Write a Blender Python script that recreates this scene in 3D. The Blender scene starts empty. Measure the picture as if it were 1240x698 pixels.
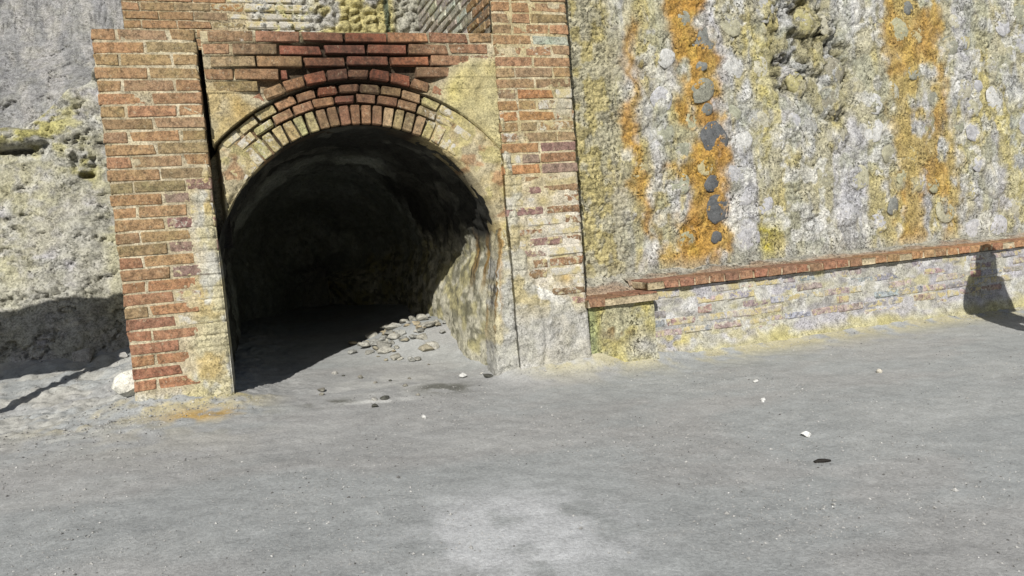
import bpy, bmesh, math, random
import numpy as np
from mathutils import Vector, Matrix

R = random.Random(7)
scene = bpy.context.scene
COL = scene.collection

# ------------------------------------------------------------------ camera
cam_d = bpy.data.cameras.new('camera')
cam = bpy.data.objects.new('camera', cam_d)
COL.objects.link(cam)
scene.camera = cam
PITCH, ROLL, YAW = 0.0829, -0.0788, 0.3334
_fw = Vector((math.sin(YAW)*math.cos(PITCH), math.cos(YAW)*math.cos(PITCH), -math.sin(PITCH)))
_r = Vector((math.cos(YAW), -math.sin(YAW), 0))
_u = _r.cross(_fw)
_r2 = math.cos(ROLL)*_r + math.sin(ROLL)*_u
_u2 = -math.sin(ROLL)*_r + math.cos(ROLL)*_u
m = Matrix((_r2, _u2, -_fw)).transposed().to_4x4()
m.translation = Vector((0.6997, -4.6771, 0.898))
cam.matrix_world = m
cam_d.sensor_width = 36.0
cam_d.lens = 900.0/1240.0*36.0
cam_d.clip_start = 0.05
cam_d.clip_end = 400.0

# ------------------------------------------------------------------ light
SUN_AZ = math.radians(27.0)      # light runs this far to the right of straight into the wall
SUN_EL = math.radians(33.0)
world = bpy.data.worlds.new('World')
scene.world = world
world.use_nodes = True
wn = world.node_tree.nodes
wn.clear()
sky = wn.new('ShaderNodeTexSky')
sky.sky_type = 'NISHITA'
sky.sun_disc = False
sky.sun_elevation = SUN_EL
sky.sun_rotation = math.radians(180.0 + 27.0)
bg = wn.new('ShaderNodeBackground')
bg.inputs['Strength'].default_value = 0.05
wo = wn.new('ShaderNodeOutputWorld')
world.node_tree.links.new(sky.outputs[0], bg.inputs[0])
world.node_tree.links.new(bg.outputs[0], wo.inputs[0])
sun_d = bpy.data.lights.new('sun', 'SUN')
sun_d.energy = 5.0
sun_d.angle = math.radians(0.5)
sun_d.color = (1.0, 0.965, 0.90)
sun = bpy.data.objects.new('sun', sun_d)
COL.objects.link(sun)
sun.location = (-6, -12, 10)
_ld = Vector((math.sin(SUN_AZ)*math.cos(SUN_EL), math.cos(SUN_AZ)*math.cos(SUN_EL), -math.sin(SUN_EL)))
sun.rotation_euler = _ld.to_track_quat('-Z', 'Y').to_euler()
scene.render.engine = 'CYCLES'
scene.view_settings.view_transform = 'Standard'
scene.view_settings.look = 'None'
scene.view_settings.gamma = 1.0
scene.view_settings.exposure = 0.12
scene.view_settings.use_curve_mapping = False

# ------------------------------------------------------------------ noise
def _h(i, j, k, s):
    n = (i*374761393 + j*668265263 + k*2147483647 + s*1274126177) & 0xffffffff
    n = ((n ^ (n >> 13))*1274126177) & 0xffffffff
    n = ((n ^ (n >> 16))*2246822519) & 0xffffffff
    return ((n ^ (n >> 15)) & 0xffffff).astype(np.float64)/0xffffff

def noise(x, y, z=0.0, s=0):
    x, y, z = np.broadcast_arrays(np.asarray(x, float), np.asarray(y, float), np.asarray(z, float))
    xi, yi, zi = (np.floor(a).astype(np.int64) for a in (x, y, z))
    f = [a-np.floor(a) for a in (x, y, z)]
    u, v, w = (a*a*a*(a*(a*6-15)+10) for a in f)
    r = 0
    for dx in (0, 1):
        for dy in (0, 1):
            for dz in (0, 1):
                r = r + _h(xi+dx, yi+dy, zi+dz, s)*(u if dx else 1-u)*(v if dy else 1-v)*(w if dz else 1-w)
    return r

def fbm(x, y, z=0.0, s=0, o=4, g=0.5):
    r, a, t = 0, 1.0, 0.0
    f = 1.0
    for k in range(o):
        r = r + a*noise(np.asarray(x)*f, np.asarray(y)*f, np.asarray(z)*f, s+k*17)
        t += a
        a *= g
        f *= 2.03
    return r/t                                  # 0..1, mean .5

def cells(x, y, s=0):
    """distance to nearest / second nearest jittered cell point, and cell id 0..1"""
    xi, yi = np.floor(x).astype(np.int64), np.floor(y).astype(np.int64)
    d1 = np.full(x.shape, 9.0); d2 = np.full(x.shape, 9.0); idd = np.zeros(x.shape)
    for dx in (-1, 0, 1):
        for dy in (-1, 0, 1):
            a, b = xi+dx, yi+dy
            px = a+0.15+0.7*_h(a, b, 0*a, s); py = b+0.15+0.7*_h(a, b, 0*a+1, s)
            d = np.hypot(px-x, py-y)
            i_ = _h(a, b, 0*a+2, s)
            near = d < d1
            d2 = np.where(near, d1, np.minimum(d2, d))
            idd = np.where(near, i_, idd)
            d1 = np.where(near, d, d1)
    return d1, d2, idd

def sst(a, b, x):
    t = np.clip((np.asarray(x, float)-a)/(b-a), 0, 1)
    return t*t*(3-2*t)

def flake(x, z, s, f=5.0):
    """0..1 in sharp-edged layers, as render that has come off in sheets"""
    n = fbm(x*f, z*f, 0, s, 5, .6)
    return (sst(.445, .452, n)+sst(.50, .507, n)+sst(.555, .562, n))/3

def mix(c, d, t):
    t = np.asarray(t)[..., None]
    return np.asarray(c)*(1-t) + np.asarray(d)*t

def inpoly(x, z, poly, soft, s=0, wob=0.06):
    """soft mask of a polygon whose outline is roughened by noise"""
    x = x + (fbm(x*6, z*6, 0, s, 3)-.5)*2*wob
    z = z + (fbm(x*6, z*6, 5, s+3, 3)-.5)*2*wob
    inside = np.zeros(x.shape, bool)
    dist = np.full(x.shape, 9.0)
    n = len(poly)
    for i in range(n):
        x1, z1 = poly[i]; x2, z2 = poly[(i+1) % n]
        cond = ((z1 > z) != (z2 > z))
        xx = (x2-x1)*(z-z1)/((z2-z1) if abs(z2-z1) > 1e-9 else 1e-9)+x1
        inside ^= cond & (x < xx)
        L2 = (x2-x1)**2+(z2-z1)**2
        t = np.clip(((x-x1)*(x2-x1)+(z-z1)*(z2-z1))/L2, 0, 1)
        dist = np.minimum(dist, np.hypot(x-(x1+t*(x2-x1)), z-(z1+t*(z2-z1))))
    sd = np.where(inside, dist, -dist)
    return sst(-soft, soft, sd)

# ------------------------------------------------------------------ object helpers
def tag(o, label=None, cat=None, group=None, kind=None):
    if label: o['label'] = label
    if cat: o['category'] = cat
    if group: o['group'] = group
    if kind: o['kind'] = kind
    return o

def link(name, data, parent=None):
    o = bpy.data.objects.new(name, data)
    COL.objects.link(o)
    if parent is not None:
        o.parent = parent
        o.matrix_parent_inverse = Matrix.Translation(-parent.location) if parent.type == 'EMPTY' else Matrix()
    return o

def thing(name, label, cat, loc, group=None):
    o = bpy.data.objects.new(name, None)
    COL.objects.link(o)
    o.location = loc
    o.empty_display_size = 0.1
    return tag(o, label, cat, group)

def mesh_from(name, V, F, C=None, mat=None, smooth=True):
    me = bpy.data.meshes.new(name)
    V = np.ascontiguousarray(V, dtype=np.float32)
    F = np.asarray(F, dtype=np.int32)
    me.vertices.add(len(V)); me.vertices.foreach_set('co', V.ravel())
    n, k = F.shape
    me.loops.add(n*k); me.loops.foreach_set('vertex_index', F.ravel())
    me.polygons.add(n)
    me.polygons.foreach_set('loop_start', np.arange(0, n*k, k, dtype=np.int32))
    me.polygons.foreach_set('use_smooth', np.full(n, smooth, dtype=bool))
    me.update(calc_edges=True)
    if C is not None:
        a = me.color_attributes.new('Col', 'FLOAT_COLOR', 'POINT')
        c = np.ones((len(V), 4), np.float32); c[:, :3] = np.clip(C, 0, 1)
        a.data.foreach_set('color', c.ravel())
    if mat: me.materials.append(mat)
    return me

def grid_faces(nu, nv, flip=False):
    i = np.arange(nu*nv).reshape(nu, nv)
    a, b, c, d = i[:-1, :-1], i[1:, :-1], i[1:, 1:], i[:-1, 1:]
    q = np.stack([a, b, c, d], -1).reshape(-1, 4)
    return q[:, ::-1] if flip else q

def slab(name, O, U, N, L, v0, v1, dfun, cfun, depth, res, mat, parent=None, batter=0.0):
    """masonry face: u along U (0..L), v up; dfun(u,v) = how far the face stands out along N; closed behind"""
    O, U, N = (np.array(a, float) for a in (O, U, N))
    nu, nv = max(2, int(L/res)+1), max(2, int((v1-v0)/res)+1)
    u, v = np.meshgrid(np.linspace(0, L, nu), np.linspace(v0, v1, nv), indexing='ij')
    d = dfun(u, v)
    P = O + u[..., None]*U + v[..., None]*np.array([0, 0, 1.0]) + (d-batter*(v-v0))[..., None]*N
    C = cfun(u, v, d)
    i = np.arange(nu*nv).reshape(nu, nv)
    F = [grid_faces(nu, nv)]
    loop = np.concatenate([i[:, 0], i[-1, 1:], i[-2::-1, -1], i[0, -2:0:-1]])
    V = P.reshape(-1, 3); CC = C.reshape(-1, 3)
    rings = 4
    prev = loop
    for k in range(1, rings+1):
        Q = V[loop].copy()
        # keep the rims straight at the back
        Q = Q - N*((Q-O)@N)[:, None] - N*(depth*k/rings)
        nz = (fbm(Q[:, 0]*30, Q[:, 1]*30, Q[:, 2]*30, 5, 2)-.5)*0.006
        ctr = Q.mean(0)
        Q = Q + (Q-ctr)/np.maximum(1e-6, np.linalg.norm(Q-ctr, axis=1))[:, None]*nz[:, None]
        s = len(V)
        V = np.concatenate([V, Q]); CC = np.concatenate([CC, CC[loop]])
        cur = np.arange(s, s+len(loop))
        F.append(np.stack([prev, cur, np.roll(cur, -1), np.roll(prev, -1)], -1)[:, ::-1] if False else
                 np.stack([np.roll(prev, -1), np.roll(cur, -1), cur, prev], -1))
        prev = cur
    me = mesh_from(name, V, np.concatenate(F), CC, mat)
    return link(name, me, parent)

def sheet(name, P, C, mat, parent=None, flip=False):
    nu, nv = P.shape[:2]
    me = mesh_from(name, P.reshape(-1, 3), grid_faces(nu, nv, flip), C.reshape(-1, 3), mat)
    return link(name, me, parent)

# ------------------------------------------------------------------ materials
class NT:
    def __init__(s, name):
        s.m = bpy.data.materials.new(name); s.m.use_nodes = True
        s.t = s.m.node_tree; s.n = s.t.nodes; s.n.clear()
        s.out = s.n.new('ShaderNodeOutputMaterial')
        s.b = s.n.new('ShaderNodeBsdfPrincipled')
        s.t.links.new(s.b.outputs[0], s.out.inputs[0])
        s.b.inputs['Roughness'].default_value = 0.95
        s.b.inputs['Specular IOR Level'].default_value = 0.25
        g = s.n.new('ShaderNodeNewGeometry'); s.pos = g.outputs['Position']
    def l(s, a, b): s.t.links.new(a, b)
    def noise(s, scale, detail=3, rough=0.55, vec=None, dist=0.0):
        n = s.n.new('ShaderNodeTexNoise'); n.inputs['Scale'].default_value = scale
        n.inputs['Detail'].default_value = detail; n.inputs['Roughness'].default_value = rough
        n.inputs['Distortion'].default_value = dist
        s.l(vec or s.pos, n.inputs['Vector']); return n.outputs['Fac']
    def voro(s, scale, feat='F1', vec=None):
        n = s.n.new('ShaderNodeTexVoronoi'); n.feature = feat; n.inputs['Scale'].default_value = scale
        s.l(vec or s.pos, n.inputs['Vector']); return n.outputs['Distance']
    def ramp(s, f, lo, hi, a=0.0, b=1.0):
        n = s.n.new('ShaderNodeMapRange'); n.interpolation_type = 'SMOOTHSTEP'
        for k, v in zip((1, 2, 3, 4), (lo, hi, a, b)):
            if hasattr(v, 'links') or hasattr(v, 'node'): s.l(v, n.inputs[k])
            else: n.inputs[k].default_value = v
        s.l(f, n.inputs[0]); return n.outputs[0]
    def math(s, op, a, b=None, c=None):
        n = s.n.new('ShaderNodeMath'); n.operation = op
        for k, v in enumerate((a, b, c)):
            if v is None: continue
            if isinstance(v, (int, float)): n.inputs[k].default_value = v
            else: s.l(v, n.inputs[k])
        return n.outputs[0]
    def mixc(s, f, a, b, mode='MIX'):
        n = s.n.new('ShaderNodeMix'); n.data_type = 'RGBA'; n.blend_type = mode
        for k, v in ((0, f), (6, a), (7, b)):
            if isinstance(v, (int, float)): n.inputs[k].default_value = v
            elif isinstance(v, tuple): n.inputs[k].default_value = (*v, 1.0)
            else: s.l(v, n.inputs[k])
        return n.outputs[2]
    def grey(s, v):
        n = s.n.new('ShaderNodeCombineColor')
        for k in range(3): s.l(v, n.inputs[k])
        return n.outputs[0]
    def bump(s, h, strength, dist):
        n = s.n.new('ShaderNodeBump'); n.inputs['Strength'].default_value = strength
        n.inputs['Distance'].default_value = dist
        s.l(h, n.inputs['Height']); s.l(n.outputs[0], s.b.inputs['Normal'])
    def attr(s):
        n = s.n.new('ShaderNodeAttribute'); n.attribute_name = 'Col'; return n.outputs['Color']
    def obj(s):
        n = s.n.new('ShaderNodeObjectInfo'); return n.outputs['Color'], n.outputs['Alpha'], n.outputs['Random']
    def color(s, c): s.l(c, s.b.inputs['Base Color'])

def mat_surface(name, fine=90.0, mott=0.35, pit=0.5, bstr=0.6, bdist=0.012, pitscale=45.0, grain=260.0, lev=.84):
    """weathered mineral surface over the painted-in base colour (attribute Col)"""
    t = NT(name)
    c = t.attr()
    n1 = t.noise(14, 5, .62)
    n2 = t.noise(fine, 4, .65)
    n3 = t.noise(grain, 2, .6)
    v = t.math('ADD', t.ramp(n1, .3, .7, lev*(1-mott*.55), lev*(1+mott*.55)), t.ramp(n2, .3, .7, -mott*.55, mott*.55))
    v = t.math('ADD', v, t.ramp(n3, .3, .7, -mott*.3, mott*.3))
    c = t.mixc(1.0, c, t.grey(v), 'MULTIPLY')
    # warm / cool drift
    c = t.mixc(t.ramp(t.noise(5.5, 4, .6), .42, .68, 0, .35), c, t.mixc(1.0, c, (1.0, .99, .80), 'MULTIPLY'))
    # dark pits
    pm = t.math('MULTIPLY', t.ramp(t.noise(pitscale, 3, .7, dist=.6), .375, .455, 1, 0), t.ramp(t.noise(7.0, 3, .5), .45, .6, .15, 1))
    c = t.mixc(t.math('MULTIPLY', pm, pit), c, t.mixc(1.0, c, (.22, .22, .19), 'MULTIPLY'))
    t.color(c)
    h = t.math('ADD', t.math('MULTIPLY', n2, .6), t.math('MULTIPLY', n3, .25))
    h = t.math('ADD', h, t.math('MULTIPLY', n1, .6))
    h = t.math('SUBTRACT', h, t.math('MULTIPLY', pm, .5))
    t.bump(h, bstr, bdist)
    return t.m

def mat_brick():
    t = NT('weathered_brick')
    c, al, rnd = t.obj()
    n1 = t.noise(28, 4, .6)
    n2 = t.noise(120, 3, .65)
    n3 = t.noise(9, 3, .6)
    v = t.math('ADD', t.ramp(n1, .32, .68, .62, 1.34), t.ramp(n2, .32, .68, -.32, .32))
    c = t.mixc(1.0, c, t.grey(v), 'MULTIPLY')
    c = t.mixc(t.ramp(n3, .45, .68, 0, .55), c, t.mixc(1.0, c, (.92, 1.04, .95), 'MULTIPLY'))
    c = t.mixc(t.ramp(t.noise(70, 3, .7), .58, .68, 0, .75), c, (.08, .06, .045))
    c = t.mixc(t.ramp(t.noise(48, 4, .75, dist=.5), .56, .70, 0, .6), c, (.42, .36, .25))
    # lime and sulphur crust, as much as the brick carries
    cn = t.math('ADD', t.math('MULTIPLY', t.noise(22, 5, .68, dist=.4), .8), t.math('MULTIPLY', t.noise(75, 3, .7), .2))
    th = t.math('SUBTRACT', .78, t.math('MULTIPLY', al, .56))
    cm = t.ramp(t.math('SUBTRACT', cn, th), -.05, .05, 0, 1)
    cc = t.mixc(t.ramp(t.noise(11, 3, .6), .4, .62), (.43, .41, .36), (.42, .36, .20))
    cc = t.mixc(1.0, cc, t.grey(t.ramp(n2, .3, .7, .7, 1.25)), 'MULTIPLY')
    c = t.mixc(cm, c, cc)
    # steam soot over the crown of the arch
    sx = t.n.new('ShaderNodeVectorMath'); sx.operation = 'SUBTRACT'; sx.inputs[1].default_value = (1.43, 0.06, 1.93)
    t.l(t.pos, sx.inputs[0])
    s2 = t.n.new('ShaderNodeVectorMath'); s2.operation = 'MULTIPLY'; s2.inputs[1].default_value = (1.6, 1.0, 2.3)
    t.l(sx.outputs[0], s2.inputs[0])
    ln = t.n.new('ShaderNodeVectorMath'); ln.operation = 'LENGTH'; t.l(s2.outputs[0], ln.inputs[0])
    d = t.math('ADD', ln.outputs['Value'], t.math('MULTIPLY', t.math('SUBTRACT', t.noise(16, 4, .7), .5), 1.5))
    soot = t.math('MULTIPLY', t.ramp(d, .15, 1.05, 1, 0), t.ramp(n1, .35, .6, .30, .92))
    c = t.mixc(soot, c, (.035, .02, .014))
    t.color(c)
    h = t.math('ADD', t.math('MULTIPLY', n2, .5), t.math('MULTIPLY', n1, .5))
    h = t.math('ADD', h, t.math('MULTIPLY', cm, .5))
    t.bump(h, .5, .0035)
    return t.m

def mat_stone(name='wall_stone'):
    t = NT(name)
    c, al, rnd = t.obj()
    n1 = t.noise(24, 5, .65); n2 = t.noise(110, 3, .65); n3 = t.noise(60, 4, .7, dist=.5)
    v = t.math('ADD', t.ramp(n1, .3, .7, .72, 1.25), t.ramp(n2, .3, .7, -.22, .22))
    c = t.mixc(1.0, c, t.grey(v), 'MULTIPLY')
    c = t.mixc(t.ramp(n3, .33, .41, .75, 0), c, t.mixc(1.0, c, (.3, .28, .24), 'MULTIPLY'))
    c = t.mixc(t.math('MULTIPLY', t.ramp(n3, .58, .7), al), c, (.45, .43, .36))
    t.color(c)
    t.bump(t.math('ADD', t.math('MULTIPLY', n2, .4), t.math('MULTIPLY', n1, .8)), .7, .012)
    return t.m

def mat_ground():
    t = NT('grey_dirt')
    c = t.attr()
    n0 = t.noise(1.3, 5, .6); n1 = t.noise(9, 5, .6); n2 = t.noise(70, 4, .7); n3 = t.noise(330, 2, .6)
    v = t.math('ADD', t.ramp(n1, .3, .7, .90, 1.08), t.ramp(n2, .33, .67, -.15, .15))
    v = t.math('ADD', v, t.ramp(n3, .3, .7, -.16, .16))
    v = t.math('ADD', v, t.ramp(n0, .35, .65, -.04, .04))
    c = t.mixc(1.0, c, t.grey(v), 'MULTIPLY')
    c = t.mixc(t.ramp(t.noise(120, 3, .75), .66, .71, 0, .55), c, (.10, .10, .095))
    c = t.mixc(t.ramp(t.noise(95, 3, .75, dist=.3), .665, .71, 0, .5), c, (.55, .54, .50))
    t.color(c)
    h = t.math('ADD', t.math('MULTIPLY', n1, .22), t.math('MULTIPLY', n2, .42))
    h = t.math('ADD', h, t.math('MULTIPLY', n3, .2))
    t.bump(h, .5, .02)
    return t.m

def mat_plain(name, rgb, rough=0.8, var=0.25, scale=40.0):
    t = NT(name)
    n = t.noise(scale, 4, .6)
    t.color(t.mixc(1.0, rgb, t.grey(t.ramp(n, .3, .7, 1-var, 1+var)), 'MULTIPLY'))
    t.b.inputs['Roughness'].default_value = rough
    t.bump(n, .3, .004)
    return t.m

M_BRICK = mat_brick()
M_MORTAR = mat_surface('lime_mortar', 100, .48, .6, .7, .008, 60, 220)
M_CRUST = mat_surface('mineral_crust', 75, .64, 1.0, .9, .018, 50, 190)
M_ROCK = mat_surface('pale_rock', 60, .50, .7, .8, .014, 40, 170, .76)
M_VAULT = mat_surface('vault_lining', 50, .4, .5, .7, .015, 40, 260, 1.0)
M_STONE = mat_stone()
M_GROUND = mat_ground()

# palette, linear albedo
BUFF = (.40, .335, .19); CREAM = (.55, .495, .36); GREYC = (.385, .385, .36); LAV = (.41, .405, .425)
WHITE = (.60, .60, .585); YEL = (.46, .40, .13); SULPH = (.50, .43, .06); ORANGE = (.44, .255, .055); OLIVE = (.30, .29, .15)
VAULT_SHADE = (.022, .022, .019); GROUND = (.335, .348, .347)

# ------------------------------------------------------------------ ground height
def ground_z(x, y):
    x = np.asarray(x, float); y = np.asarray(y, float)
    z = np.interp(x, [-6, 0, .55, 2.3, 2.85, 4, 6.5, 12], [.05, 0, -.03, -.125, -.165, -.18, -.2, -.22])
    z = z + np.minimum(y, 0)*.012                                        # falls a little to the front
    left = 1-sst(-.2, .5, x)
    z = z + left*np.clip(y-.4, 0, 3)*.12                                 # dirt banked against the rock
    tun = sst(.3, .8, x)*sst(.1, .6, y)
    z = z + tun*(np.clip(y-.3, 0, 3)*.035 + .10*sst(1.4, 2.2, x)*sst(.7, 1.8, y))
    z = z + .13*np.exp(-(((x-2.0)/.36)**2+((y-1.6)/.55)**2))
    # debris heaped at the feet of the masonry
    def foot(cx, w, h, reach):
        return h*np.exp(-((x-cx)/w)**4)*np.exp(-np.clip(-y+.02, 0, 9)/reach)
    z = z + foot(.25, .44, .075, .24) + foot(2.62, .42, .11, .17) + foot(3.15, .45, .085, .10)
    z = z + .05*sst(3.3, 3.8, x)*np.exp(-np.clip(-y+.05, 0, 9)/.10)
    return z

def ground_full(x, y):
    z = ground_z(x, y)
    rough = 1.25*np.exp(-((x-.1)/.8)**4)*np.exp(-np.clip(-y, 0, 9)/.35) + .9*(1-sst(-.6, .35, x))*sst(-1.0, .2, y)
    near = np.exp(-np.clip(-y, 0, 9)/.25)*sst(2.2, 2.6, x)*.5
    z = z + (fbm(x*.9, y*.9, 0, 11, 2)-.5)*.025
    z = z + (fbm(x*5, y*5, 0, 12, 4)-.5)*(.006 + .022*rough + .025*near)
    z = z + (fbm(x*22, y*22, 0, 13, 3)-.5)*(.006 + .014*rough + .02*near)
    z = z + .008*rough*sst(.50, .60, fbm(x*13, y*13, 0, 15, 4))
    # shallow scuffs and tyre-like smears
    z = z - .002*sst(.56, .72, fbm(x*1.1+y*.5, y*3.4, 3, 14, 3))
    return z

def axis(parts):
    a = []
    for lo, hi, st in parts:
        a.append(np.arange(lo, hi, st))
    return np.concatenate(a + [[parts[-1][1]]])

gx = axis([(-60, -8, 3.0), (-8, -2.2, .15), (-2.2, 4.5, .016), (4.5, 7.9, .028), (7.9, 12, .15), (12, 60, 3.0)])
gy = axis([(-60, -8, 3.0), (-8, -4, .15), (-4, 1.0, .016), (1.0, 2.6, .03), (2.6, 7, .12), (7, 60, 3.0)])
GX, GY = np.meshgrid(gx, gy, indexing='ij')
GZ = ground_full(GX, GY)
gc = np.tile(np.array(GROUND), GX.shape+(1,))
n_a = fbm(GX*.8, GY*1.6, 0, 21, 4); n_b = fbm(GX*2.4, GY*4.5, 0, 22, 4); n_c = fbm(GX*7, GY*7, 0, 23, 4)
gc = mix(gc, (.355, .35, .342), sst(.46, .64, n_a)*.7)
gc = mix(gc, (.30, .312, .312), sst(.52, .68, n_b)*.22)
gc = mix(gc, (.41, .415, .405), sst(.55, .70, fbm(GX*1.2+3, GY*2.2, 0, 24, 4))*.4)
wp = np.exp(-(((GX-1.44)/.34)**2+((GY+2.42)/.36)**2)**1.5)             # dried white mineral patch
gc = mix(gc, (.56, .57, .58), np.clip(wp*1.1*sst(.22, .55, n_c), 0, .8))
st_ = np.exp(-(((GX-1.37)/.26)**2+((GY+.30)/.055)**2)**2)                # chalky smear before the tunnel
gc = mix(gc, (.60, .60, .58), np.clip(st_*sst(.3, .55, n_c), 0, .9))
pf = np.exp(-(((GX-1.50)/.42)**2+((GY-.15)/.36)**2)**2)
gc = mix(gc, (.47, .47, .45), np.clip(pf*sst(.3, .6, n_c), 0, .7))
dk = np.exp(-(((GX-1.78)/.16)**2+((GY+.08)/.14)**2)) + .9*np.exp(-(((GX-1.05)/.13)**2+((GY+.25)/.08)**2))
gc = mix(gc, (.12, .12, .10), np.clip(dk*1.4*sst(.45, .6, n_c), 0, .85))
yl = np.exp(-((GX-.28)/.42)**4)*np.exp(-np.clip(-GY, 0, 9)/.30)*(GY < .1)
gc = mix(gc, (.46, .40, .22), np.clip(yl*sst(.36, .6, n_c)*1.1, 0, .9))
og = np.exp(-(((GX-.37)/.17)**2+((GY+.30)/.10)**2))
gc = mix(gc, (.46, .29, .07), np.clip(og*sst(.35, .55, n_c)*1.2, 0, .8))
yw = sst(2.2, 2.6, GX)*np.exp(-np.clip(-GY-.02, 0, 9)/.14)
gc = mix(gc, (.43, .39, .24), np.clip(yw*sst(.36, .60, n_c+.05), 0, .8))
yb = np.exp(-(((GX+.25)/.25)**2+((GY+.15)/.12)**2))
gc = mix(gc, (.45, .38, .18), np.clip(yb*sst(.5, .62, n_c), 0, .7))
lf = (1-sst(-.5, .3, GX))*sst(-1.2, .3, GY)
gc = mix(gc, (.43, .42, .38), lf*.7*sst(.35, .6, n_c))
gnd = sheet('ground', np.stack([GX, GY, GZ], -1), gc, M_GROUND)
tag(gnd, 'grey trodden dirt yard with pale mineral patches', None, None, 'structure')

# ------------------------------------------------------------------ brick library
CH = .0704                                                               # course height
def brick_mesh(w, h, d, seed, jit=.0026, bev=.0038):
    rr = random.Random(seed)
    bm = bmesh.new()
    bmesh.ops.create_cube(bm, size=1.0)
    for v in bm.verts:
        v.co.x *= w; v.co.y *= d; v.co.z *= h
        v.co.x += rr.uniform(-jit, jit)*1.6; v.co.z += rr.uniform(-jit, jit); v.co.y += rr.uniform(-jit, jit)
    bmesh.ops.bevel(bm, geom=bm.edges[:], offset=bev, segments=1, affect='EDGES', clamp_overlap=True)
    for v in bm.verts:
        v.co += Vector((rr.uniform(-1, 1), rr.uniform(-1, 1), rr.uniform(-1, 1)))*jit*.6
    for sx in (-1, 1):                                                   # some corners are knocked off
        for sz in (-1, 1):
            if rr.random() < .22:
                k_ = rr.uniform(.005, .012)
                for v in bm.verts:
                    if v.co.x*sx > w/2-.012 and v.co.z*sz > h/2-.012 and v.co.y < 0:
                        v.co.x -= sx*k_*.7; v.co.y += k_*.25; v.co.z -= sz*k_*.35
    me = bpy.data.meshes.new('brick')
    bm.to_mesh(me); bm.free()
    me.materials.append(M_BRICK)
    return me
LIB = {'S': [brick_mesh(.252, .0605, .12, i) for i in range(7)],
       'H': [brick_mesh(.122, .0605, .24, 20+i) for i in range(7)],
       'V': [brick_mesh(.056, .116, .24, 40+i, .002, .005) for i in range(6)],
       'W': [brick_mesh(.252, .0605, .12, 60+i, .005, .009) for i in range(6)],      # badly worn
       'X': [brick_mesh(.122, .0605, .24, 80+i, .005, .009) for i in range(6)]}
DIM = {'S': (.25, .0605, .12), 'H': (.12, .0605, .24), 'V': (.056, .116, .24), 'W': (.25, .0605, .12), 'X': (.12, .0605, .24)}
NB = [0]
def brick(parent, kind, pos, yaw, tilt, w, col, crust, rr, h=None, dsc=1.0):
    """pos = centre of the outer face, which looks along -Y turned by yaw"""
    d = DIM[kind]
    o = bpy.data.objects.new('brick', rr.choice(LIB[kind]))
    COL.objects.link(o)
    o.parent = parent
    if parent.type == 'EMPTY': o.matrix_parent_inverse = Matrix.Translation(-parent.location)
    s = Matrix.Diagonal((w/d[0], dsc, (h/d[1]) if h else 1.0, 1.0))
    flip = Matrix.Rotation(math.pi if rr.random() < .5 else 0, 4, 'Y')
    o.matrix_local = (Matrix.Translation(pos) @ Matrix.Rotation(yaw, 4, 'Z') @ Matrix.Rotation(tilt, 4, 'Y')
                      @ Matrix.Translation((0, d[2]*dsc/2, 0)) @ s @ flip)
    k = rr.uniform(.80, 1.02)
    o.color = (col[0]*k*rr.uniform(.93, 1.07), col[1]*k*rr.uniform(.93, 1.07), col[2]*k, max(0.0, min(1.0, crust)))
    NB[0] += 1
    return o

OCH = [(.285, .180, .095), (.29, .182, .10), (.265, .175, .095), (.255, .18, .105), (.295, .18, .10), (.245, .172, .10)]
REDB = [(.285, .15, .09), (.26, .14, .085), (.30, .16, .09), (.27, .145, .09)]
BRN = [(.24, .145, .085), (.26, .15, .085), (.225, .14, .085), (.245, .135, .08)]
HOT = [(.32, .19, .085), (.305, .19, .095), (.28, .185, .105)]
MAUVE = [(.235, .155, .13), (.26, .165, .135), (.22, .145, .12)]
CRWN = [(.25, .105, .065), (.28, .11, .06), (.22, .10, .065)]
OLV = [(.33, .27, .14), (.36, .29, .16), (.30, .225, .12)]

# ================================================================== the brick portal of the tunnel
ARC_X, ARC_Z = 1.41, .69
ZTOP = 2.16
portal = thing('tunnel_portal', 'brick tunnel portal with a dark round arch between two piers', 'archway', (1.4, 0, -.12))

def joint(z, ztop=ZTOP, w=.010):
    """1 in the bed joints of the coursing"""
    k = np.mod(ztop - z, CH)
    return 1-sst(w*.5, w, np.minimum(k, CH-k))

# ---- left pillar
def lp_crust(x, z):
    e = np.interp(z, [0, .25, .6, 1.0, 1.35, 1.7, 2.3], [.30, .35, .40, .43, .50, .62, .9])
    c = sst(-.07, .05, x-e+(fbm(x*9, z*9, 0, 31, 3)-.5)*.14)
    return np.maximum(c, 1-sst(.04, .15, z+(fbm(x*8, z*8, 1, 32, 3)-.5)*.10))
def lp_d(u, v):
    c = lp_crust(u, v)
    d = -.0032 + .009*c + (fbm(u*26, v*26, 0, 33, 4)-.5)*(.004+.008*c) + c*.010*(flake(u, v, 38, 7)-.4) - joint(v)*c*.008*sst(.15, .4, v)
    edge = np.minimum(u, .526-u)
    return d - .012*(1-sst(0, .015, edge)) + .02*(1-sst(-.05, .12, v))
def lp_c(u, v, d):
    n = fbm(u*7, v*7, 0, 34, 4)
    c = mix(np.tile((.52, .46, .335), u.shape+(1,)), (.42, .36, .25), sst(.4, .6, n))
    cr = lp_crust(u, v)
    cc = mix(np.tile((.47, .43, .29), u.shape+(1,)), (.45, .345, .15), sst(.48, .63, fbm(u*5+4, v*5, 0, 35, 4))*.8)
    cc = mix(cc, (.47, .46, .41), sst(.5, .62, fbm(u*9, v*6, 0, 36, 4)))
    cc = mix(cc, (.46, .41, .20), (1-sst(.0, .14, v))*sst(.5, .6, fbm(u*12, v*12, 2, 37, 3))*.7)
    return mix(c, cc, cr)
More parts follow.
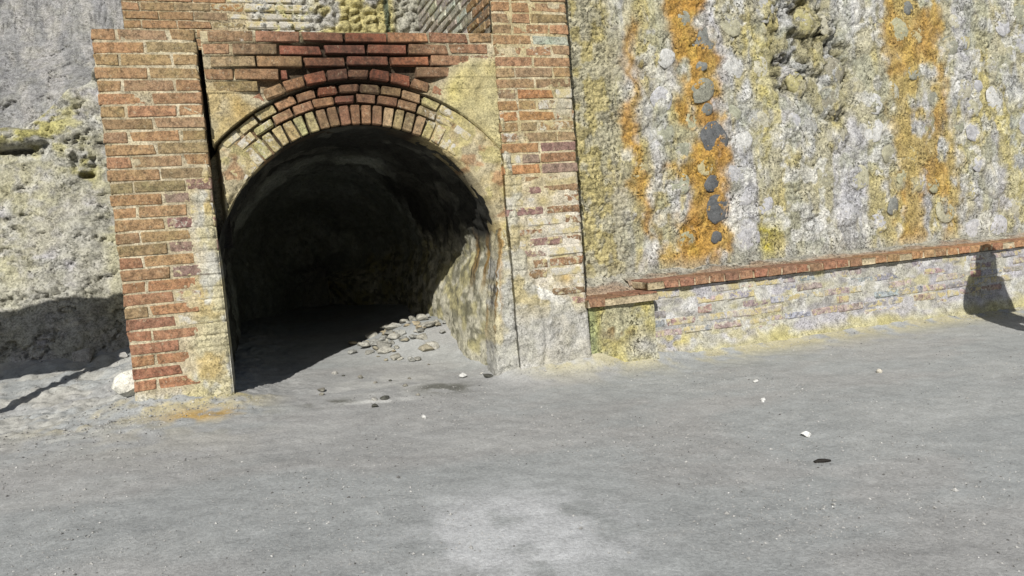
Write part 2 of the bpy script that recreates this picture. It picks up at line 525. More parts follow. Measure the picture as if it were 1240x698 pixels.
left_pillar = slab('left_pillar', (0, 0, 0), (1, 0, 0), (0, -1, 0), .526, -.25, ZTOP-.006, lp_d, lp_c, .42, .0055, M_MORTAR, portal)
tag(left_pillar, 'square left brick pillar with crusted inner edge')
rr = random.Random(101)
for k in range(31):
    z = ZTOP - CH*k - CH/2
    lay = [('H', 0.0, .118), ('S', .131, .385), ('H', .400, .526)] if k % 2 == 0 else [('S', 0.0, .255), ('S', .270, .526)]
    for kd, a, b in lay:
        a += rr.uniform(-.003, .003); b += rr.uniform(-.003, .003)
        cx = (a+b)/2
        cr = float(lp_crust(np.array([cx]), np.array([z]))[0]); cr2 = float(lp_crust(np.array([b-.03]), np.array([z]))[0])
        if cr > .9 and kd == 'H': continue
        if cr > .97: continue
        t = min(1, max(0, (z-.35)/1.0))
        col = rr.choice(OCH if rr.random() < t*1.15 else (REDB if z < 1.1 else OCH+REDB))
        if cx > .3 and z < 1.3 and rr.random() < .5: col = rr.choice(MAUVE)
        if cr > .35 and rr.random() < .55: b -= (b-a)*cr*.30; cx = (a+b)/2
        brick(left_pillar, kd, (cx, rr.uniform(-.004, .002), z + rr.uniform(-.0015, .0015)), 0, rr.uniform(-.006, .006),
              b-a, col, .04 + .45*cr + .25*cr2 + (.2 if z < .5 and rr.random() < .4 else 0), rr)

# ---- spandrel (wall over the arch), set back more and more towards the springing
SPX0, SPX1 = .555, 2.345
def recess(z, x=ARC_X):
    z = np.asarray(z, float)
    k = np.interp(x, [.55, 2.33], [1.0, .30])
    zq = ZTOP - (np.floor((ZTOP-z)/CH)+.5)*CH                               # each course steps back as one
    z = np.where(z > 1.74, zq, z)
    return np.interp(z, [0, .9, 1.4, 1.8, 2.12, 2.2], [.125, .12, .10, .070, .014, .014])*k
R_IN, R_EX = .918, 1.176
def sp_plaster(x, z):
    """1 where render hides the bricks"""
    left = sst(.02, .16, (1.02-.55*np.clip(z-1.42, 0, 1)) - x - .42*np.clip(z-1.86, -1, .3)*1.0 + (fbm(x*7, z*7, 0, 41, 3)-.5)*.2)*(1-sst(1.80, 1.90, z))
    right = sst(-.06, .08, x-(1.83+.62*np.clip(z-1.62, 0, .35)) + (fbm(x*7, z*7, 2, 42, 3)-.5)*.2)*(1-sst(1.93, 2.05, z))
    return np.maximum(left, right)
nu, nv = 330, 110
uu = np.linspace(SPX0, SPX1, nu)
low = ARC_Z + np.sqrt(np.maximum((R_EX+.006-.012*np.clip(uu-ARC_X, 0, 1))**2-(uu-ARC_X)**2, .25**2))
PX = np.tile(uu[:, None], (1, nv))
PZ = low[:, None] + (ZTOP-.006-low)[:, None]*np.linspace(0, 1, nv)[None, :]
pl = sp_plaster(PX, PZ)
soot = np.exp(-(((PX-1.43)/.52)**2+((PZ-1.95)/.23)**2)**1.3)
op = sst(.2, .6, np.exp(-(((PX-1.40)/.60)**2+((PZ-1.93)/.22)**2)**1.5) + (fbm(PX*9, PZ*9, 0, 47, 3)-.5)*.5)   # open joints
PD = -.008 + .013*pl + (fbm(PX*24, PZ*24, 0, 43, 4)-.5)*(.004+.006*pl) + .007*pl*(flake(PX, PZ, 49, 7)-.4) - .045*op*(1-pl)
PY = recess(PZ, PX) - PD
n = fbm(PX*5, PZ*5, 0, 44, 4)
c = mix(np.tile((.50, .44, .31), PX.shape+(1,)), (.40, .33, .21), sst(.4, .6, n))
c = mix(c, (.30, .20, .12), sst(.3, .9, op)*.6)
pc = mix(np.tile((.44, .355, .19), PX.shape+(1,)), (.43, .38, .26), sst(.42, .62, fbm(PX*6, PZ*6, 3, 45, 4)))
pc = mix(pc, (.47, .42, .22), sst(1.8, 2.1, PX)*.7)
pc = mix(pc, (.44, .29, .10), np.exp(-(((PX-.82)/.14)**2+((PZ-1.72)/.13)**2))*.8*sst(.35, .6, n))
pc = mix(pc, (.46, .40, .15), np.exp(-(((PX-2.03)/.07)**2+((PZ-1.82)/.13)**2))*.75)
c = mix(c, pc, pl)
c = mix(c, (.03, .022, .016), np.clip(soot*1.3*(1-pl), 0, .95))
Pt = np.stack([PX, PY, PZ], -1)
# close the spandrel: soffit strip behind the lower edge and a top
back = Pt[:, :1].copy(); back[:, :, 1] = .34
top = Pt[:, -1:].copy(); top[:, :, 1] = .42
Pt = np.concatenate([back, Pt, top], 1)
cc = np.concatenate([c[:, :1], c, c[:, -1:]], 1)
spandrel = sheet('spandrel', Pt, cc, M_MORTAR, portal)
tag(spandrel, 'brickwork above the arch, sooty at the crown, rendered at both sides')
rr = random.Random(202)
R_A = 1.252
for k in range(9):
    z = ZTOP - CH*k - CH/2
    zb = z - CH/2
    xs = SPX0 + (.30 if k % 2 == 0 else .165) - .262
    x = xs
    while x < SPX1+.1:
        a, b = x, x+.25
        x += .262
        a = max(a, .560); b = min(b, 2.318)
        # clip against the curved course round the arch
        segs = [(a, b)]
        if zb < ARC_Z+R_A:
            half = math.sqrt(max(0, R_A**2-(zb-ARC_Z)**2))
            if k >= 3:
                segs = [(a, min(b, ARC_X-half)), (max(a, ARC_X+half), b)]
            else:
                segs = [(a, b)]
        for a_, b_ in segs:
            if b_-a_ < .03: continue
            cx = (a_+b_)/2
            p = float(sp_plaster(np.array([cx]), np.array([z]))[0])
            if p > .72: continue
            dist = math.hypot((cx-1.43)/.5, (z-1.95)/.25)
            col = rr.choice(BRN if rr.random() < .75 else REDB)
            if dist < .9: col = rr.choice(CRWN)
            if cx < .75: col = rr.choice(OCH+BRN)
            kd = 'S' if b_-a_ > .17 else 'H'
            brick(spandrel, kd, (cx, float(recess(z, cx))+rr.uniform(-.004, .003)+(rr.uniform(0, .012) if dist < .9 else 0), z+(rr.uniform(-.004, .004) if dist < .9 else 0)), 0, rr.uniform(-.014, .014), (b_-a_)*(.965 if dist < .9 else 1), col,
                  .10+.6*p+(.2 if dist > 1.4 and rr.random() < .4 else 0), rr, .051 if dist < .9 else None)
# curved course just above the crack (ring of headers)
th = -57.0
while th < 57:
    step = math.degrees(.131/1.219)
    a = math.radians(th+step/2)
    px, pz = ARC_X+1.219*math.sin(a), ARC_Z+1.219*math.cos(a)
    if sp_plaster(np.array([px]), np.array([pz]))[0] < .75 and pz < ZTOP-.2 and .55 < px < 2.30:
        d = abs(th+1)
        col = rr.choice(CRWN if d < 16 else (BRN+REDB))
        brick(spandrel, 'X' if rr.random() < .4 else 'H', (px, float(recess(pz, px))+.004+rr.uniform(-.004, .004), pz), 0, a+rr.uniform(-.02, .02), .118, col,
              .05+.006*d, rr)
    th += step

# backing of the spandrel, so that no light shows through the cracks
boxcore = slab('core', (.30, .36, 0), (1, 0, 0), (0, -1, 0), .30, .9, 2.13, lambda u, v: 0*u, lambda u, v, d: np.tile((.05, .045, .04), u.shape+(1,)), .12, .05, M_MORTAR, portal)

# ---- arch ring, a little behind the spandrel
def ring_y(z, x): return recess(z, x) + np.interp(x, [.6, 2.3], [.036, .022])
def rg_crust(th):                       # by angle from the crown, degrees
    return np.maximum(sst(-30, -58, th), sst(24, 50, th))
nth, nr = 420, 46
TH = np.radians(np.linspace(-93, 93, nth))[:, None]*np.ones((1, nr))
RD = np.linspace(R_IN-.004, R_EX-.014, nr)[None, :]*np.ones((nth, 1))
rx, rz = ARC_X+RD*np.sin(TH), ARC_Z+RD*np.cos(TH)
cr = np.clip(rg_crust(np.degrees(TH)) + (fbm(rx*8, rz*8, 0, 51, 3)-.5)*.7*rg_crust(np.degrees(TH)), 0, 1)
opn = (1-cr)*sst(.0, .5, 1-np.abs(np.degrees(TH)+4)/40.0)
dd = -.008 + .017*cr + (fbm(rx*20, rz*20, 0, 52, 4)-.5)*(.006+.03*cr) - .05*opn
dd = dd - .03*sst(.035, 0, RD-R_IN)*cr*fbm(rx*14, rz*14, 3, 54, 3)
ry = ring_y(rz, rx) - dd + .16*sst(.590, .560, rx)
c = mix(np.tile((.42, .345, .19), rx.shape+(1,)), (.44, .385, .26), sst(.4, .6, fbm(rx*6, rz*6, 0, 53, 4)))
c = mix(c, (.44, .39, .18), sst(.55, .66, fbm(rx*8, rz*8, 5, 55, 4))*.7)
c = mix(c, (.34, .19, .10), sst(.57, .68, fbm(rx*9, rz*9, 8, 56, 4))*.7)
c = mix(c, (.40, .40, .36), sst(-58, -80, np.degrees(TH))*.7)
c = mix(c, (.03, .024, .018), np.clip(opn*1.2, 0, .93))
P = np.stack([rx, ry, rz], -1)
#
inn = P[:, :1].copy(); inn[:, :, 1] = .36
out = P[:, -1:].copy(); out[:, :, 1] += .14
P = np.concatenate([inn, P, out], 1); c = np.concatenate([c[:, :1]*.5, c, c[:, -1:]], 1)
ring = sheet('arch_ring', P, c, M_MORTAR, portal, flip=True)
tag(ring, 'three rings of arch bricks fading into yellow crust at the haunches')
rr = random.Random(303)
def ring_course(r, kd, w, gap, lim0, lim1, h=None):
    step = math.degrees((w+gap)/r)
    th = lim0 + rr.uniform(0, step)
    while th < lim1:
        a = math.radians(th+step/2)
        q = float(rg_crust(np.array([th+step/2]))[0])
        px, pz = ARC_X+r*math.sin(a), ARC_Z+r*math.cos(a)
        d = abs(th+step/2+2)
        if px > .66 and (q < .8 or (q < .97 and rr.random() < .5)):
            col = rr.choice(CRWN+REDB+BRN if d < 13 else (OLV+OCH if d < 26 else OLV))
            k2 = kd if kd == 'V' or rr.random() < .6 else 'X'
            brick(ring, k2, (px, float(ring_y(pz, px))+rr.uniform(-.006, .006)*(1-.7*q)+q*.002, pz), 0, a+rr.uniform(-.025, .025), w*rr.uniform(.95, 1.03), col,
                  .10+.014*max(0, d-8)+.3*q, rr, h)
        th += step
ring_course(R_IN+.060, 'V', .056, .012, -66, 62)
ring_course(R_IN+.156, 'H', .118, .013, -60, 52, .052)
ring_course(R_IN+.219, 'H', .118, .013, -56, 48, .052)

# ---- jambs below the springing: crusted faces that thicken towards the floor
JX = lambda z: np.interp(z, [-.4, 0, .3, .6, .80, .95], [2.15, 2.175, 2.205, 2.245, 2.285, 2.312])
def jamb(side):
    zv = np.linspace(-.4, 1.0, 190)
    nw = 34
    Z = np.tile(zv[:, None], (1, nw)); T = np.tile(np.linspace(0, 1, nw)[None], (len(zv), 1))
    xi = JX(Z) if side > 0 else 2*ARC_X-2.328-.004+0*Z
    xo = 2.365 if side > 0 else .40
    # from the pier inwards, then round the corner into the tunnel
    f = np.clip(T/.6, 0, 1); g = np.clip((T-.6)/.4, 0, 1)
    X = xo + (xi-xo)*np.sin(f*math.pi/2)**.8 + (.012*g if side > 0 else -.03*g)
    Y = (.026 + .03*sst(.6, .95, Z) if side > 0 else .15) - .02*(1-sst(-.1, .3, Z)) + .03*f**4 + (.24 if side > 0 else .40)*g
    bumpy = (fbm(X*13, Z*13, Y*13, 61, 4)-.5)*.05 + (fbm(X*40, Z*40, Y*40, 65, 3)-.5)*.024
    X = X + bumpy*.7; Y = Y - bumpy*(1-g) + .004
    c = mix(np.tile((.40, .395, .365), Z.shape+(1,)), (.45, .41, .28), sst(.45, .62, fbm(X*6, Z*5, 0, 62, 4)))
    s1 = sst(.44, .52, fbm(T*7, Z*1.0, 0, 63, 3))*sst(.12, .5, Z+.15*fbm(T*9, Z*0, 0, 67, 2))*sst(.25, .45, T)
    c = mix(c, (.30, .17, .04), s1*.8)
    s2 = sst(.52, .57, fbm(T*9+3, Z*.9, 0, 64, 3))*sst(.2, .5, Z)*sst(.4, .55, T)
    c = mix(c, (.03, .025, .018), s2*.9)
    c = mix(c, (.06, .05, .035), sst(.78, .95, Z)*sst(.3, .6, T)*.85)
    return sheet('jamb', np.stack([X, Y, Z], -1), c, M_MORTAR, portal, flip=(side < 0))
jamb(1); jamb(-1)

# ---- right pier (taller than the picture)
RPX = 2.329
def rp_crust(x, z):
    u = x-RPX
    a = sst(.02, .14, np.interp(z, [.25, .5, .9, 1.35, 1.6, 1.8], [.8, .22, .17, .15, .08, .0]) - u + (fbm(x*9, z*9, 0, 71, 3)-.5)*.16)
    b = .42*(1-sst(.9, 1.30, z+(fbm(x*6, z*6, 0, 72, 3)-.5)*.3))
    e = 1-sst(.20, .38, z + (fbm(x*7, z*7, 0, 73, 3)-.5)*.2)
    f = .75*np.exp(-(((x-2.78)/.10)**2+((z-1.70)/.12)**2))
    return np.clip(np.maximum.reduce([a, b, e, f]), 0, 1)
def rp_d(u, v):
    x = u+RPX
    c = rp_crust(x, v)
    d = -.0036 + .012*sst(.45, .95, c) + (fbm(u*24, v*24, 0, 74, 4)-.5)*(.006+.009*c) + c*.012*(flake(u, v, 79, 6)-.4) + .02*(1-sst(-.15, .15, v))
    d = d - joint(v, ZTOP-.013)*c*.006*sst(.4, .6, v)
    # vertical grooves in the cement near the foot
    d = d - .012*sst(.03, .0, np.abs(u-.19-.02*np.sin(v*9)))*(1-sst(.45, .7, v))
    return d - .010*(1-sst(0, .015, np.minimum(u + .02*(1-sst(.7, 1.0, v)), .53-u)))
def rp_c(u, v, d):
    x = u+RPX
    c = mix(np.tile((.52, .45, .31), u.shape+(1,)), (.44, .37, .22), sst(.4, .6, fbm(u*7, v*7, 0, 75, 4)))
    cr = rp_crust(x, v)
    cc = mix(np.tile((.46, .44, .37), u.shape+(1,)), (.45, .38, .20), sst(.46, .62, fbm(u*6+2, v*6, 0, 76, 4))*.8)
    cc = mix(cc, (.70, .69, .68), sst(.36, .45, fbm(u*9, v*12, 0, 77, 4))*sst(.3, .42, v)*(1-sst(1.2, 1.45, v))*sst(.10, .19, u))
    cc = mix(cc, (.405, .40, .385), (1-sst(.22, .42, v))*.8)
    cc = mix(cc, (.52, .30, .03), np.exp(-(((u-.39)/.05)**2+((v-.52)/.05)**2))*.9)
    cc = mix(cc, (.50, .40, .06), np.exp(-(((u-.26)/.05)**2+((v-1.05)/.04)**2))*.8)
    return mix(c, cc, cr)
right_pier = slab('right_pier', (RPX, 0, 0), (1, 0, 0), (0, -1, 0), .53, -.35, 3.35, rp_d, rp_c, .42, .0062, M_MORTAR, portal)
tag(right_pier, 'tall right brick pier, whitened with efflorescence lower down')
rr = random.Random(404)
for k in range(-17, 28):
    z = ZTOP - .013 - CH*k - CH/2
    lay = [('H', 0.0, .125), ('S', .138, .392), ('H', .404, .53)] if k % 2 else [('S', 0.0, .258), ('S', .271, .53)]
    if rr.random() < .25: lay = [('H', 0.0, .125), ('H', .138, .258), ('S', .271, .53)]
    for kd, a, b in lay:
        a += rr.uniform(-.004, .004); b += rr.uniform(-.004, .004)
        cx = RPX+(a+b)/2
        cr = float(rp_crust(np.array([cx]), np.array([z]))[0])
        if cr > .92: continue
        if z < 1.3 and rr.random() < .10: continue
        col = rr.choice(HOT+OCH if z > 1.45 else (MAUVE+BRN if z < 1.15 else MAUVE+REDB+HOT))
        if z > 1.9 and rr.random() < .12: col = (.36, .37, .29)
        brick(right_pier, 'X' if (z < 1.2 and kd == 'H') else ('W' if z < 1.2 and kd == 'S' else kd),
              (cx, rr.uniform(-.004, .003), z+rr.uniform(-.002, .002)), 0, rr.uniform(-.008, .008), (b-a)*(1-.15*cr*rr.random()), col,
              .08+.85*cr+(.30 if rr.random() < .25 else 0), rr)

# ---- tunnel lining
y = np.concatenate([np.arange(.12, 3.2, .025), np.arange(3.2, 6.2, .06)])
prof = []
for t in np.linspace(0, 1, 70): prof.append((float(np.interp(-.45+t*1.14, [-.4, 0, .3, .6, .69], [2.20, 2.225, 2.255, 2.30, 2.326])), -.45+t*1.14))
for t in np.linspace(0, math.pi, 150)[1:-1]: prof.append((ARC_X+.916*math.cos(t), ARC_Z+.916*math.sin(t)))
for t in np.linspace(0, 1, 50): prof.append((.494, .69-t*1.14))
prof = np.array(prof)
s = np.concatenate([[0], np.cumsum(np.hypot(*np.diff(prof, axis=0).T))])
Yv, Sv = np.meshgrid(y, s, indexing='ij')
bx, bz = np.tile(prof[:, 0], (len(y), 1)), np.tile(prof[:, 1], (len(y), 1))
nx_, nz_ = (ARC_X-bx), np.where(bz > ARC_Z, ARC_Z-bz, 0)
nn = np.maximum(1e-6, np.hypot(nx_, nz_)); nx_, nz_ = nx_/nn, nz_/nn
rough = (fbm(Yv*4, Sv*4, 0, 81, 4)-.5)*.09 + (fbm(Yv*16, Sv*16, 0, 82, 3)-.5)*.05 + (fbm(Yv*40, Sv*40, 0, 80, 2)-.5)*.015
rough = rough*(1-.45*(bx > 1.4)*(1-sst(.5, .9, bz)))
rough = rough*sst(.12, .4, Yv) + .06*sst(.2, .8, Yv)*(1-sst(.1, .9, bz))*(bx > 1.4)
cave = 1 + .10*sst(.9, 2.2, Yv)*(fbm(Yv*.9, Sv*.9, 0, 79, 3)-.35)*2 - .93*sst(3.0, 6.1, Yv)**1.6         # a rough cave that closes at the far end
cx_, cz_ = 1.55, .35
PXv = cx_+(bx+nx_*rough-cx_)*cave; PZv = cz_+(bz+nz_*rough-cz_)*np.where(bz > cz_, cave, 1+.0*cave)
PYv = Yv + (fbm(Yv*1.5, Sv*1.2, 3, 78, 4)-.5)*.7*sst(2.5, 4.5, Yv)
P = np.stack([PXv, PYv, PZv], -1)
lowr = (bx > 1.4)*(1-sst(.62, .95, bz + (fbm(Yv*5, Sv*2, 0, 83, 4)-.5)*.5 - .12*sst(.6, .1, Yv)))
c = mix(np.tile((.022, .022, .019), Yv.shape+(1,)), (.26, .275, .245), sst(1.6, 3.2, Yv+(fbm(Yv*1.6, Sv*1.3, 0, 89, 4)-.5)*2.6))  # tunnel shade painted into the lining near the mouth, paler deep inside
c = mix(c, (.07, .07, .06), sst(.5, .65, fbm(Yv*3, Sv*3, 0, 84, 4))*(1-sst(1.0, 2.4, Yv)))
pale = mix(np.tile((.46, .44, .35), Yv.shape+(1,)), (.38, .345, .18), sst(.47, .64, fbm(Yv*5, Sv*8, 0, 85, 4))*.8)
pale = mix(pale, (.15, .145, .10), sst(.53, .62, fbm(Yv*11, Sv*20, 2, 86, 3))*.8)
dr = sst(.50, .57, fbm(Yv*16, Sv*.9, 0, 87, 3))*sst(.38, .62, bz)*(1-sst(.75, .95, Yv))
pale = mix(pale, (.24, .135, .03), dr*.85)
dr2 = sst(.52, .57, fbm(Yv*17+7, Sv*.8, 4, 88, 3))*sst(.35, .6, bz)*(1-sst(.9, 1.1, Yv))
pale = mix(pale, (.02, .018, .014), dr2*.95)
c = mix(c, pale, lowr)
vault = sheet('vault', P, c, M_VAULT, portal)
tag(vault, 'barrel vault with shade painted into its ceiling and a pale crusted right wall')
slab('end_wall', (.9, 5.75, 0), (1, 0, 0), (0, -1, 0), 1.4, -.5, 1.2, lambda u, v: (fbm(u*2, v*2, 0, 91, 4)-.5)*.5, lambda u, v, d: np.tile((.2, .2, .18), u.shape+(1,)), .3, .04, M_VAULT, portal)
# floor of the niche above the vault
def nf(u, v): return 0*u
P = np.stack(np.meshgrid(np.linspace(.0, 2.5, 60), np.linspace(.35, 2.3, 50), indexing='ij'), -1)
P = np.concatenate([P, (2.07 + .06*fbm(P[..., 0]*5, P[..., 1]*5, 0, 94, 3))[..., None]], -1)
sheet('roof_ledge', P, np.tile((.38, .35, .27), P.shape[:2]+(1,)), M_CRUST, portal)

# ================================================================== walls of the niche above the arch
niche = thing('niche_wall', 'weathered brick and yellow stone wall of the niche above the arch', 'wall', (1.1, 2.0, 2.1))
def bw_d(u, v):
    x = u-.06
    br = 1-sst(.85, .98, x)
    wu = u+(fbm(u*9, v*9, 0, 105, 3)-.5)*.12; wv = v+(fbm(u*9, v*9, 4, 106, 3)-.5)*.12
    c1, c2, _ = cells(wu*9, wv*13, 5)
    lump = np.minimum(c2-c1, .45)*.06*sst(.8, 1.0, x)*(1+.8*sst(1.35, 1.5, x))
    return -.006*br + lump + (fbm(u*18, v*18, 0, 101, 4)-.5)*(.008+.05*sst(.85, 1.1, x)) - joint(v, 3.4)*.02*sst(.85, .95, x)*(1-sst(1.4, 1.5, x))
def bw_c(u, v, d):
    x = u-.06
    c = mix(np.tile((.46, .39, .27), u.shape+(1,)), (.38, .31, .2), sst(.4, .6, fbm(u*7, v*7, 0, 102, 4)))
    w = mix(np.tile((.52, .51, .47), u.shape+(1,)), (.50, .46, .20), sst(.54, .66, fbm(u*6, v*6, 0, 103, 4))*.8)
    yl = mix(np.tile((.45, .40, .19), u.shape+(1,)), (.40, .39, .36), sst(.56, .66, fbm(u*5, v*5, 4, 104, 4)))
    c = mix(c, w, sst(.84, .95, x)); c = mix(c, yl, sst(1.36, 1.50, x))
    c = mix(c, (.10, .12, .08), sst(.035, .015, np.abs(x-2.04)))
    return mix(c, (.40, .39, .33), sst(2.06, 2.14, x))
back_wall = slab('back_wall', (-.06, 2.0, 0), (1, 0, 0), (0, -1, 0), 2.5, 2.0, 3.45, bw_d, bw_c, .5, .012, M_CRUST, niche)
rr = random.Random(505)
for k in range(2, 13):
    z = 3.4 - CH*k - CH/2
    x = -.055 - (.131 if k % 2 else 0)
    while x < 1.36:
        a, b = max(x, -.06), x+.25
        x += .262
        cx = (a+b)/2
        if b-a < .08: continue
        q = float(sst(.55, 1.0, cx))
        if cx > .98 and rr.random() < .45: continue
        col = rr.choice(OCH+HOT) if cx < .8 else (.47, .46, .41)
        brick(back_wall, 'S' if cx < .6 else 'W', (cx, 2.0+rr.uniform(-.004, .003)-.02*float(cx > .9), z), 0, rr.uniform(-.01, .01), b-a, col, .12+.6*q+rr.random()*.15, rr)
def nw_d(u, v): return -.008 + (fbm(u*20, v*20, 0, 111, 4)-.5)*.012
def nw_c(u, v, d): return mix(np.tile((.13, .12, .10), u.shape+(1,)), (.34, .31, .24), sst(.52, .66, fbm(u*6, v*6, 0, 112, 4)))
side_wall = slab('side_wall', (RPX-.012, 1.98, 0), (0, -1, 0), (-1, 0, 0), 1.95, 2.17, 3.38, nw_d, nw_c, .35, .02, M_MORTAR, niche)
for k in range(3, 17):
    z = 3.4 - CH*k - CH/2
    v = .02 - (.131 if k % 2 else 0)
    while v < 1.93:
        a, b = max(v, .01), min(v+.25, 1.945)
        v += .262
        if b-a < .08: continue
        q = (a+b)/2
        col = rr.choice([(.40, .39, .34), (.37, .35, .30), (.42, .38, .30), (.34, .30, .26)]) if q < 1.5 else rr.choice(BRN+OCH)
        brick(side_wall, 'W', (RPX-.014+rr.uniform(-.004, .004), 1.98-q, z), -math.pi/2, rr.uniform(-.01, .01), b-a, col, .35, rr, .060)

# ================================================================== retaining wall of stones under mineral crust
rwall = thing('retaining_wall', 'high stone retaining wall streaked orange, yellow and white right of the arch', 'wall', (5.3, .4, -.2))
WX0, WX1, WY = 2.78, 11.2, .40
STN = [('d', 4.19, 2.23, .105, .104), ('d', 4.16, 2.02, .053, .038), ('g', 4.15, 1.84, .135, .077), ('d', 4.19, 1.69, .053, .045), ('k', 4.25, 1.47, .115, .123), ('k', 4.2, 1.11, .077, .052), ('k', 4.24, .9, .104, .118), ('k', 4.21, .68, .038, .059), ('g', 4.03, 2.39, .059, .069), ('w', 4.47, 2.03, .109, .116), ('w', 4.5, 1.43, .111, .105), ('l', 4.45, 1.16, .134, .125), ('l', 4.51, .98, .111, .067), ('n', 3.92, 1.12, .104, .09), ('n', 3.94, 1.38, .111, .083), ('n', 3.85, .9, .111, .109), ('o', 5.18, 2.38, .143, .106), ('p', 5.48, 1.98, .122, .136), ('p', 5.43, 1.72, .157, .137), ('w', 5.87, 1.7, .118, .091), ('w', 5.87, 1.47, .128, .12), ('c', 5.79, 2.21, .116, .09), ('c', 5.44, 1.44, .131, .131), ('g', 6.33, 1.96, .085, .064), ('d', 6.29, 2.51, .066, .049), ('n', 6.59, 1.96, .107, .087), ('w', 7.31, 1.72, .094, .143), ('c', 7.28, 2.04, .093, .112), ('g', 6.78, 2.2, .099, .087), ('g', 6.55, 1.72, .068, .065), ('c', 7.27, .97, .147, .16), ('l', 7.01, .53, .165, .107), ('n', 6.27, 1.22, .105, .115), ('d', 6.05, .81, .056, .087), ('w', 3.84, 2.09, .095, .069), ('l', 3.79, 1.78, .087, .125), ('c', 3.68, 2.34, .085, .079), ('c', 4.46, 2.35, .117, .096), ('c', 4.83, 1.83, .082, .113), ('c', 5.26, 2.06, .111, .101), ('o', 5.08, 1.89, .1, .114), ('c', 6.91, 1.8, .12, .103), ('c', 7.05, 1.42, .113, .112), ('c', 5.91, 1.95, .1, .077), ('c', 4.51, .67, .136, .134), ('c', 4.99, 1.15, .142, .115), ('c', 5.33, 1.1, .13, .103), ('c', 5.69, 1.08, .126, .112), ('c', 5.1, .84, .153, .103), ('c', 5.54, .77, .151, .106), ('c', 4.84, 1.43, .099, .1), ('c', 6.42, .78, .097, .096), ('l', 5.89, .67, .11, .094), ('c', 3.72, 1.34, .072, .126), ('l', 3.62, 1.03, .101, .126), ('c', 7.44, 2.39, .116, .112), ('l', 7.18, 2.39, .133, .111), ('l', 6.92, 2.05, .1, .088)]
rr = random.Random(606)
tries = 0
while len(STN) < 265 and tries < 30000:
    tries += 1
    x, z = rr.uniform(3.55, 11.0), rr.uniform(.52, 2.95)
    a = rr.uniform(.075, .15)
    b = a*rr.uniform(.8, 1.25)
    if all(((x-s_[1])/(a+s_[3]))**2 + ((z-s_[2])/(b+s_[4]))**2 > .92 for s_ in STN):
        STN.append(('c' if rr.random() < .72 else ('l' if rr.random() < .7 else 'n'), x, z, a, b))
OR1 = [(3.58, 2.4), (3.65, 2.4), (3.6, 2.03), (3.63, 1.6), (3.63, 1.09), (3.72, .8), (3.80, .5), (3.66, .55), (3.55, .95), (3.48, 1.04), (3.49, 1.41), (3.50, 1.91)]
OR2 = [(3.95, 2.9), (4.21, 2.9), (4.17, 2.28), (4.33, 2.15), (4.30, 1.9), (4.37, 1.25), (4.33, .40), (3.88, .40), (3.86, .75), (4.02, .95), (4.03, 1.11), (3.79, 1.27), (3.98, 1.33), (4.10, 1.49), (4.00, 1.62), (3.93, 1.75), (3.92, 2.15)]
OR3 = [(5.98, 2.9), (6.55, 2.9), (6.68, 2.31), (6.66, 1.94), (6.75, 1.5), (6.88, 1.13), (6.86, .40), (6.66, .40), (6.70, .75), (6.45, .95), (6.38, .45), (6.15, .42), (6.10, 1.17), (6.07, 1.88)]
YE1 = [(4.70, 2.9), (4.90, 2.9), (4.86, 1.6), (4.70, 1.2), (4.62, 1.83)]
YE2 = [(4.62, .72), (4.78, .75), (4.74, .42), (4.60, .42)]
YE3 = [(7.38, 1.6), (7.75, 1.7), (7.8, .45), (7.40, .42)]
GAP = [(4.78, 2.55), (5.10, 2.62), (5.36, 2.56), (5.62, 2.16), (5.66, 1.80), (5.55, 1.40), (5.35, 1.45), (5.15, 1.78), (4.86, 1.80)]
BD = np.array([[s_[1], s_[2], s_[3], s_[4]] for s_ in STN])
def rw_bulge(x, z):
    """0..1 hump of the embedded stones, negative in the seams between them"""
    h = np.full(x.shape, 9.0)
    for bx_, bz_, a, b in BD:
        mk = (np.abs(x-bx_) < a*2.2) & (np.abs(z-bz_) < b*2.2)
        if not mk.any(): continue
        q = np.hypot((x[mk]-bx_)/a, (z[mk]-bz_)/b)
        h[mk] = np.minimum(h[mk], q)
    return h
def rw_d(u, v):
    x = u+WX0
    wx = x + (fbm(x*6, v*6, 0, 121, 3)-.5)*.06; wz = v + (fbm(x*6, v*6, 3, 122, 3)-.5)*.06
    q = rw_bulge(wx, wz)
    crum = 1-sst(3.35, 3.55, x)
    d = .010*np.sqrt(np.clip(1-np.minimum(q, 1)**2, 0, 1)) - .012*sst(.12, .0, np.abs(q-1.04))*(1-.5*crum)*sst(.40, .60, fbm(x*3, v*3, 5, 128, 3))
    d = d + (fbm(x*2.2, v*2.2, 0, 123, 3)-.5)*.045
    c1, c2, ci = cells(wx*24, wz*24, 9)
    d = d + crum*(np.minimum(c2-c1, .5)*.045-.012) + (1-crum)*np.minimum(c2-c1, .35)*.022*sst(.5, .62, fbm(x*2.5, v*2.5, 9, 129, 3))
    d = d + .010*(flake(x, v*.7, 116, 4)-.4) + (fbm(x*14, v*14, 0, 124, 4)-.5)*.018 + (fbm(x*44, v*44, 0, 125, 3)-.5)*(.020+.014*crum)
    g = inpoly(x, v, GAP, .08, 126)
    cav = g*sst(.98, 1.18, q)
    crk = sst(.045, .0, np.abs(fbm(x*5.5, v*4.0, 0, 119, 4)-.5))                 # open cracks between the blocks
    d = d - .05*cav - .05*g*sst(.56, .66, fbm(x*15, v*11, 0, 127, 3)) - .07*g*crk
    crk2 = sst(.016, .0, np.abs(fbm(x*4.0, v*3.0, 3, 118, 4)-.5))*sst(.48, .58, fbm(x*1.6, v*1.6, 8, 117, 3))
    d = d - .03*crk2*sst(3.4, 3.6, x)
    return d
